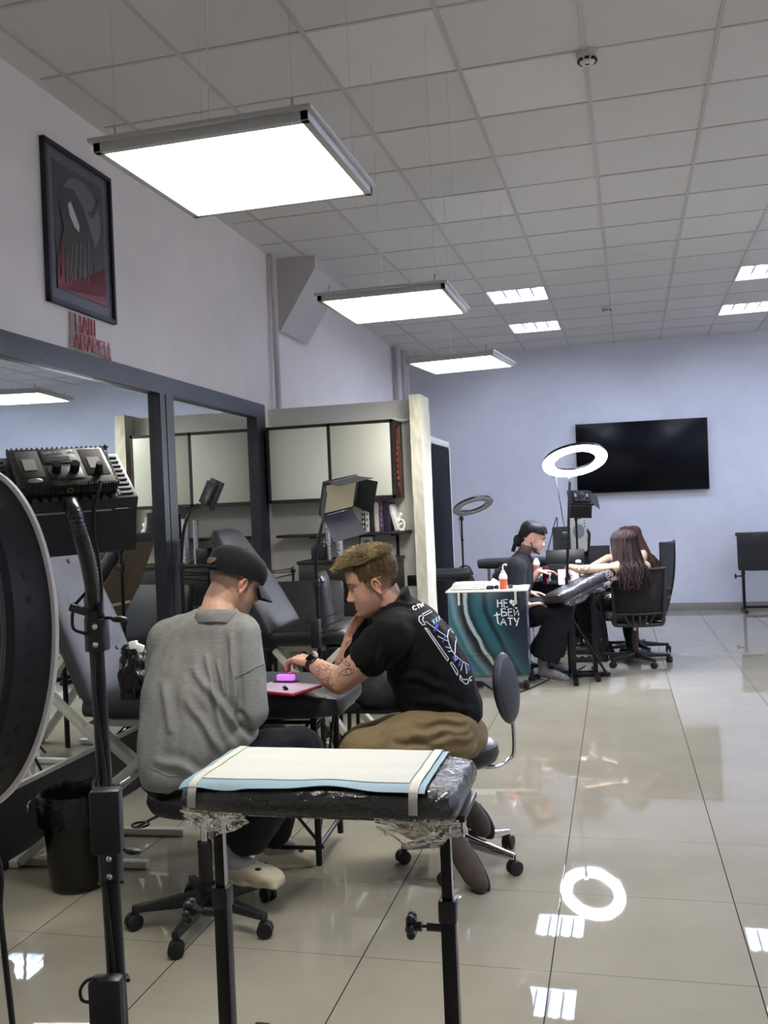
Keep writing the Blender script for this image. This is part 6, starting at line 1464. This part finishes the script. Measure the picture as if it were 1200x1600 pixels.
def f_top(r):
    a = r.uniform(-PI, PI); e = math.asin(r.uniform(.42, 1)); p = SCALP(a, e, -.002)
    if p.z < (.092 if p.y < .05 else .084): return None
    if 1:
        fr_ = max(0, min(1, (p.y+.05)/.10)); n = (p-V((0, -.016, .0))).normalized(); d = (n*lerp(.55, .40, fr_)+V((r.uniform(-.3, .3)+.1, lerp(.15, .80, fr_), .05))+noise.noise_vector(p*26)*.75).normalized(); L = lerp(.024, .054, fr_)*r.uniform(.75, 1.2)
        q = p+n*.010+d*L*.45; return [p-n*.004, q, q+d*L*.5+V((r.uniform(-.008, .008), .002, -.010*fr_))]
    L = r.uniform(.030, .050)*(1.25 if p.y > .02 else 1); n = (p-V((0, -.016, .02))).normalized(); fw = V((r.uniform(-.25, .25)+.3*(p.x > 0)-.15, .75 if p.y > -.02 else .2, .1)); d = (n*.55+fw).normalized()
    q = p+n*.012+d*L*.5; e2 = q+d*L*.55+V((r.uniform(-.012, .012), .004, -.012 if p.y > .06 else .004)); return [p, q, e2]
sh_ = locks(BM, bs_, 15000, f_side, .0009, .0005, 8, 3, 1); sh_.build('side_hair', hair_mat('side_hair', '6a563e', .6), B, True)
mbh = locks(BM, bs_, 6500, f_top, .0024, .0007, 3, 4, 2)
mbh.sheet(lambda u, v: BM @ (SCALP(u*2*PI, lerp(.72+.10*(1-math.cos(u*2*PI))*.5, 1.5708, v), .004+.010*math.sin(PI/2*min(1, v*2.2)))*bs_), 40, 12, .004)
mbh.build('hair', HB, B, True)
brows(BM, bs_, B, mat('brow_brown', '54402e', .9))
wd2 = (wN-eN).normalized(); WB = zalign(lerp(eN, wN, .95), wd2); mb = MB(); mb.ring([(.0335, -.010), (.0365, -.010), (.0365, .010), (.0335, .010)], WB, 30); wt = mb.build('wristwatch_band', mat('watch_black', '0c0c0e', .5), B, True)
tp2 = cdir(-.25, -.55, .75); tp2 = (tp2-wd2*tp2.dot(wd2)).normalized(); MW = frame(lerp(eN, wN, .95)+tp2*.036, wd2, tp2.cross(wd2), tp2); MB().box((0, 0, 0), (.038, .034, .010), MW, .004).build('watch_case', mat('watch_case', '222327', .3, .5), wt, True); MB().box((0, 0, .0052), (.030, .026, .001), MW).build('watch_face', mat('watch_glass', '050507', .1), wt, True)

# ================= long-haired man at the cart ==============================
Lm = at(812, 960, 8.15); Lp = thing('person', 'person with dark tied-back hair in black clothes sitting behind the lettered cart', 'person', (Lm.x, Lm.y, 0))
LH = at(834, 842, 8.15); LM = headframe(LH, cdir(.93, -.15, -.33)); mb = MB(); head_shapes(mb, LM, 1.02)
ln = at(816, 872, 8.2); mb.chain([(LM @ V((0, -.028, -.03)), .058), (LM @ V((0, -.04, -.09)), .057), (ln, .065)], 14)
s1, s2 = at(806, 888, 8.02), at(818, 884, 8.38); e1, e2 = at(803, 930, 7.98), at(822, 915, 8.45); w1_, w2_ = at(826, 946, 7.88), at(842, 893, 8.42)
mb.chain([(ln, .07), (at(806, 920, 8.2), .11), (Lm, .12)]); mb.chain([(ln, .06), (s1, .05), (e1, .042), (w1_, .028)]); mb.chain([(ln, .06), (s2, .05), (e2, .040), (w2_, .028)])
hand(mb, w1_, at(848, 942, 7.86)-w1_, V((0, 0, -1)), cdir(0, .3, 1), (14, 22, 18), 1.05, .25); hand(mb, w2_, cdir(1, .1, 0), V((0, 0, -1)), cdir(0, -1, 0), (14, 22, 18))
hn2 = at(828, 926, 8.15); mb.chain([(at(812, 920, 8.25), .034), (hn2, .028)]); hand(mb, hn2, at(850, 928, 8.1)-hn2, cdir(0, -.2, -1), cdir(0, .2, 1), (16, 24, 20), 1.05, .2)
l1, l2 = at(815, 955, 8.0), at(815, 952, 8.28); k1, k2 = at(878, 955, 7.86), at(880, 950, 8.25); a1, a2 = at(848, 1030, 7.95), at(856, 1026, 8.22)
mb.chain([(l1, .08), (k1, .055), (a1, .04)]); mb.chain([(l2, .08), (k2, .055), (a2, .04)])
NT0 = V(lin('2a2a2e')[:3]); LMI = LM.inverted()
def neck_tat(co, c):
    l = LMI @ co
    return c.lerp(NT0, .85) if (-.20 < l.z < -.070 and l.y < .058 and noise.noise(co*38) > -.45) else c
fuse('body', mb, .0058, SKIN, Lp, 3, None, tinter(LM, 1.02, 'c49c8a', None, .3, extra=neck_tat))
BLT = cloth_mat('washed_black_tee', '14161c', 0, .9); mb = MB()
lax = cdir(.25, .97, 0); lay = UP.cross(lax)
loft(mb, [(at(px, py, 8.2), lax, lay, hw, dp) for px, py, hw, dp in ((802, 965, .17, .17), (798, 945, .18, .185), (797, 920, .19, .185), (801, 895, .19, .16), (809, 879, .15, .115), (816, 868, .08, .075))])
mb.cyl(ln-V((0, 0, .03)), ln+V((.004, 0, .03)), .095, .072, 20); mb.chain([(ln, .075), (s1, .092), (lerp(s1, e1, .8), .088)]); mb.chain([(ln, .075), (s2, .08), (lerp(s2, e2, .9), .068)])
ts = fuse('t_shirt', mb, .010, BLT, Lp, 5, folds(.007, (9, 9, 5), 41, .003)); 
mb = MB(); bvl = bvh_of(ts); ribbon_on(bvl, [[(790, 885), (786, 892), (790, 898)], [(787, 900), (792, 906), (788, 912)], [(794, 880), (790, 884)]], .004, mat('dull_print', '4a4c55', .8), 'back_print', ts)
mb = MB(); mb.ell(at(812, 960, 8.15), (.16, .17, .10)); mb.chain([(l1, .105), (k1, .100)], 18); mb.chain([(l2, .105), (k2, .098)], 18)
for k_, a_ in ((k1, a1), (k2, a2)): mb.cyl(k_, lerp(k_, a_, .5), .098, .112, 22); mb.cyl(lerp(k_, a_, .5), lerp(k_, a_, .93), .112, .135, 22)
fuse('trousers', mb, .011, DENIM, Lp, 5, folds(.010, (8, 8, 5), 51, .004))
for an, to in ((a1, at(858, 1050, 7.92)), (a2, at(872, 1040, 8.2))):
    hl = V((an.x, an.y, .05)); t2 = V((to.x, to.y, .04)); t2 = hl+(t2-hl).normalized()*.20; mb = MB(); mb.chain([(an, .045), (hl, .042), (lerp(hl, t2, .5)+V((0, 0, .01)), .046), (t2, .036)], 14); so = fuse('sneaker', mb, .008, mat('grey_mesh', '6f6f73', .8, var=.4, vscale=60), Lp, 3)
    MB().chain([(hl-V((0, 0, .03)), .030), (t2-V((0, 0, .022)), .030)]).build('sole', mat('sole_pale', 'a5a19a', .7), so, True)
    MB().chain([(an+V((0, 0, .05)), .044), (an, .044)]).build('sock', SOCK, Lp, True)
DH = hair_mat('near_black_hair', '18171a', .6)
def f_slick(r):
    a = r.uniform(-1.35, 1.35); e = r.uniform(.15, 1.3); p = SCALP(a, e, .002)
    if p.y > .075 and p.z < .075: return None
    if p.z < .04 and abs(a) < .7: return None
    return [p, SCALP(a*1.25+(.5 if a > 0 else -.5), e*.95, .014), SCALP(math.copysign(2.4, a), e*.55, .014), V((r.uniform(-.015, .015), -.128, -.03+r.uniform(-.02, .03))), V((r.uniform(-.03, .03), -.135+r.uniform(-.02, .015), -.11+r.uniform(-.05, .03)))]
mbh = locks(LM, 1.02, 420, f_slick, .0048, .0012, 5, 5, 4)
def elow(a): a = abs((a+PI) % (2*PI)-PI); return .62 if a < .8 else (lerp(.62, .30, (a-.8)/.5) if a < 1.3 else (lerp(.30, .02, (a-1.3)/.35) if a < 1.65 else lerp(.02, -.62, min(1, (a-1.65)/.4))))
mbh.sheet(lambda u, v: LM @ (SCALP(u*2*PI, lerp(elow(u*2*PI), 1.5708, v), .003+.013*math.sin(PI/2*min(1, v*2.5))+.004*noise.noise(V((u*26, v*3, 1))))*1.02), 72, 16, .004)
mbh.ell(LM @ V((0, -.085, .0)), (.055, .045, .075), None, 14, 10); mbh.ell(LM @ V((0, -.125, -.055)), (.042, .036, .055), None, 12, 8); mbh.build('hair', DH, Lp, True); brows(LM, 1.02, Lp, mat('brow_dark', '3a2c22', .9))
mb = MB(); mb.tube([LM @ V((-.075, -.03, .02)), LM @ V((-.078, .02, -.05)), LM @ V((-.045, .06, -.10))], .004, 6); mb.tube([LM @ V((.075, -.02, -.03)), LM @ V((.070, .02, -.08)), LM @ V((.03, .07, -.112)), LM @ V((0, .085, -.115))], .005, 6); mb.build('chin_mask_strap', BLKM, Lp, True)
stc = copy_tree(st1); stc.location = (Lm.x, Lm.y, 0); stc.rotation_euler.z = .4; stc['label'] = 'black castor stool under the long-haired man, mostly hidden by the cart'

# ================= two women at the far table ===============================
def woman(label, C0, HC, f, hair_col, tank, arm, lengths, seedv, wide=.17, other=None):
    p = thing('person', label, 'person', (C0.x, C0.y, 0)); M = headframe(HC, f); mb = MB(); head_shapes(mb, M, .97); nk = M @ V((0, -.055, -.15)); mb.chain([(M @ V((0, -.028, -.03)), .052), (nk, .056)])
    fh = V((f.x, f.y, 0)).normalized(); rt_ = fh.cross(UP); ch_ = nk+V((0, 0, -.20))+fh*.015; pe = V((C0.x, C0.y, .60))
    loft(mb, [(q_, rt_, fh, a_, b_) for q_, a_, b_ in ((pe-V((0, 0, .02)), .16, .135), (lerp(ch_, pe, .4), .135, .105), (ch_, .148, .108), (ch_+V((0, 0, .10)), .15, .088), (nk+V((0, 0, -.02)), .075, .06))])
    sl_, sr_ = nk-rt_*.155+V((0, 0, -.05)), nk+rt_*.155+V((0, 0, -.05))
    mb.chain([(nk, .05), (sl_, .052)]); mb.chain([(nk, .05), (sr_, .052)])
    el, wl = arm; mb.chain([(sl_, .050), (el, .038), (wl, .026)], 14); hand(mb, wl, wl-el, V((0, 0, -1)), rt_, (15, 22, 18), .9)
    er = sr_+V((0, 0, -.26))+fh*.05; wr = er+fh*.22-rt_*.10; mb.chain([(sr_, .050), (er, .038), (wr, .026)], 14); hand(mb, wr, wr-er, V((0, 0, -1)), -rt_, (15, 22, 18), .9)
    th = []
    for s_ in (-1, 1):
        h_ = pe+rt_*s_*.09-V((0, 0, .02)); kn = h_+fh*.40+rt_*s_*.06-V((0, 0, .03)); an = V((kn.x, kn.y, .08))-fh*.10; th.append((h_, kn, an)); mb.chain([(h_, .075), (kn, .05), (an, .036)])
    fuse('body', mb, .0065, SKIN, p, 4, None, tinter(M, .97, 'cfae90'))
    mb = MB(); loft(mb, [(q_, rt_, fh, a_, b_) for q_, a_, b_ in ((pe-V((0, 0, .02)), .175, .150), (lerp(ch_, pe, .75), .158, .130), (lerp(ch_, pe, .4), .145, .112), (ch_, .156, .114), (ch_+V((0, 0, .06)), .154, .108), (ch_+V((0, 0, .10)), .136, .094), (ch_+V((0, 0, .135)), .095, .078), (nk-V((0, 0, .02)), .060, .060))])
    for s_ in (-1, 1): mb.tube(spline([ch_+rt_*s_*.10+V((0, 0, .08)), nk+rt_*s_*.095+V((0, 0, -.015)), ch_+rt_*s_*.09+fh*.11+V((0, 0, .06))], 5), .016, 10, flat=.5)
    fuse('tank_top', mb, .008, cloth_mat(tank+'_top', tank, 0, .9), p, 3, folds(.003, (12, 12, 6), seedv))
    mb = MB(); mb.ell(pe-V((0, 0, .03)), (.17, .16, .11))
    for h_, kn, an in th: mb.chain([(h_, .092), (kn, .066), (an+V((0, 0, .04)), .052)], 14)
    fuse('trousers', mb, .010, DENIM, p, 4, folds(.004, (10, 10, 6), seedv+2))
    for h_, kn, an in th:
        b = MB(); t2 = V((an.x, an.y, .035))+fh*.16; b.chain([(an+V((0, 0, .10)), .052), (V((an.x, an.y, .045)), .045), (t2, .036)], 14); fuse('boot', b, .009, BLKP, p, 3)
    hm = hair_mat(hair_col+'_hair', hair_col, .6); L0 = lengths
    def f_long(r):
        a = r.uniform(.25, PI)*(1 if r.random() < .5 else -1); p0 = SCALP(r.uniform(-.3, .3), 1.35+r.uniform(-.15, .2), .004); q = SCALP(a, r.uniform(.35, .8), .014+r.uniform(0, .008)); w_ = SCALP(a, -.25, .020+r.uniform(0, .012))
        sidex = w_.x*1.12; L = L0*r.uniform(.7, 1.06); yb = w_.y if w_.y < -.02 else w_.y*.6-.01
        wob = lambda: r.uniform(-.024, .024)
        return [p0, q, w_, V((sidex+wob(), yb-.03, -.05-L*.30)), V((sidex*1.1+wob(), yb-.075+wob(), -.05-L*.62)), V((sidex*.95+wob()*2, yb-.105+wob(), -.05-L))]
    Mh = M.copy(); 
    up_ = headframe(HC, V((f.x, f.y, f.z*.35)))          # hair hangs more nearly straight down than the head is bowed
    mbh = locks(up_, .98, 330, f_long, .0085, .0025, seedv, 6, 4)
    for a_ in range(12): mbh.ell(up_ @ SCALP(a_*.52, .75 if 2 < a_ < 10 else 1.15, -.016), (.047, .047, .042), None, 12, 8)
    mbh.ell(up_ @ V((0, -.07, .0)), (.058, .05, .09), None, 14, 10); mbh.ell(up_ @ V((0, -.085, -.10)), (.062, .032, .14), None, 14, 10)
    mbh.build('hair', hm, p, True); brows(M, .97, p, mat('brow_dark', '3a2c22', .9)); return p
CW0 = V(c1.location); fw1 = cdir(-.30, .94, -.18)
w1p = woman('person with long dark brown hair in black tank top in the nearer mesh chair', CW0+V((0, .02, 0)), at(974, 853, 8.22), fw1, '2b1e1d', '0d1018', (at(905, 890, 7.98), at(893, 886, 8.22)), .335, 61)
bvw = bvh_of([o for o in w1p.children if o.name.startswith('body')][0])
ribbon_on(bvw, [[(900, 890), (904, 886), (910, 890), (915, 884), (921, 887), (927, 879), (933, 884), (931, 877)], [(904, 893), (910, 890), (917, 894), (921, 887)]], .003, TAT, 'tattoo', [o for o in w1p.children if o.name.startswith('body')][0])
w2p = woman('person with lighter brown hair in black, bending behind the woman in the tank top', V((c2.location.x-.12, c2.location.y, 0)), at(981, 846, 8.95), cdir(-.62, .2, -.42), '46302a', '111216', (at(950, 872, 8.8), at(926, 884, 8.72)), .40, 71)
# person mostly hidden behind the white board
P6 = at(900, 890, 10.05); p6 = thing('person', 'person in dark grey top half hidden behind the white board at the end wall', 'person', (P6.x, P6.y, 0)); H6 = at(909, 846, 10.0); M6 = headframe(H6, cdir(.15, -1, -.15)); mb = MB(); head_shapes(mb, M6, .98); n6 = M6 @ V((0, -.05, -.14)); pe6 = V((P6.x, P6.y+.1, .60))
mb.chain([(M6 @ V((0, -.03, -.03)), .052), (n6, .055), (n6+V((-.03, .03, -.22)), .11), (pe6, .13)]); 
for s_ in (-1, 1): sh = n6+HR*s_*.16-V((0, 0, .06)); el = sh+V((0, 0, -.24))-HF*.05; wr = el-HF*.2-HR*s_*.06; mb.chain([(n6, .05), (sh, .05), (el, .04), (wr, .028)]); hand(mb, wr, wr-el, V((0, 0, -1)), -HR*s_, (15, 22, 18), .9)
for s_ in (-1, 1): kn = pe6-HF*.38+HR*s_*.10; mb.chain([(pe6+HR*s_*.08, .075), (kn, .05), (V((kn.x, kn.y, .08))+HF*.06, .038)])
fuse('body', mb, .0075, SKIN, p6, 3, None, tinter(M6, .98, 'c79f88')); mb = MB(); mb.chain([(n6+V((0, 0, -.06)), .10), (n6+V((-.03, .03, -.24)), .15), (pe6, .16)], 16)
for s_ in (-1, 1): sh = n6+HR*s_*.16-V((0, 0, .06)); el = sh+V((0, 0, -.24))-HF*.05; mb.chain([(n6-V((0, 0, .05)), .07), (sh, .075), (el, .062), (el-HF*.18-HR*s_*.05, .05)])
fuse('jumper', mb, .012, cloth_mat('slate_knit', '2a2c35', 0, .95), p6, 4, folds(.005, (9, 9, 5), 81)); mb = MB(); mb.ell(pe6, (.17, .16, .10))
for s_ in (-1, 1): kn = pe6-HF*.38+HR*s_*.10; mb.chain([(pe6+HR*s_*.08, .09), (kn, .07), (V((kn.x, kn.y, .12))+HF*.06, .06)]); b = MB(); f_ = V((kn.x, kn.y, .045))+HF*.05; b.chain([(f_, .045), (f_-HF*.17, .036)]); fuse('shoe', b, .010, BLKP, p6, 2)
fuse('trousers', mb, .012, DENIM, p6, 3)
mbh = locks(M6, .98, 160, lambda r: (lambda a: [SCALP(0, 1.4, .004), SCALP(a, .6, .012), SCALP(a, -.2, .014), V((SCALP(a, -.2).x*1.1, SCALP(a, -.2).y-.01, -.16))])(r.uniform(.75, PI)*(1 if r.random() < .5 else -1)), .008, .003, 91, 6, 4)
for a_ in range(12): mbh.ell(M6 @ SCALP(a_*.52, .75 if 2 < a_ < 10 else 1.15, -.014), (.046, .046, .042), None, 12, 8)
mbh.build('hair', hair_mat('brown_hair', '3d2a24'), p6, True); brows(M6, .98, p6, mat('brow_dark', '3a2c22', .9))
s6 = copy_tree(st1); s6.location = pe6*1; s6.location.z = 0; s6['label'] = 'black castor stool under the person behind the white board'
# ------------------------------------------------------------------ light and exposure
w = bpy.data.worlds.new('world'); SC.world = w; w.use_nodes = True
w.node_tree.nodes['Background'].inputs[0].default_value = (.5, .55, .65, 1); w.node_tree.nodes['Background'].inputs[1].default_value = .05
SC.view_settings.view_transform = 'Standard'; SC.view_settings.look = 'None'; SC.view_settings.exposure = 1.56; SC.view_settings.gamma = 1
SC.view_settings.use_curve_mapping = False
SC.cycles.max_bounces = 10; SC.cycles.diffuse_bounces = 5; SC.cycles.glossy_bounces = 5; SC.cycles.transparent_max_bounces = 12
SC.cycles.use_denoising = True; SC.cycles.sample_clamp_indirect = 6
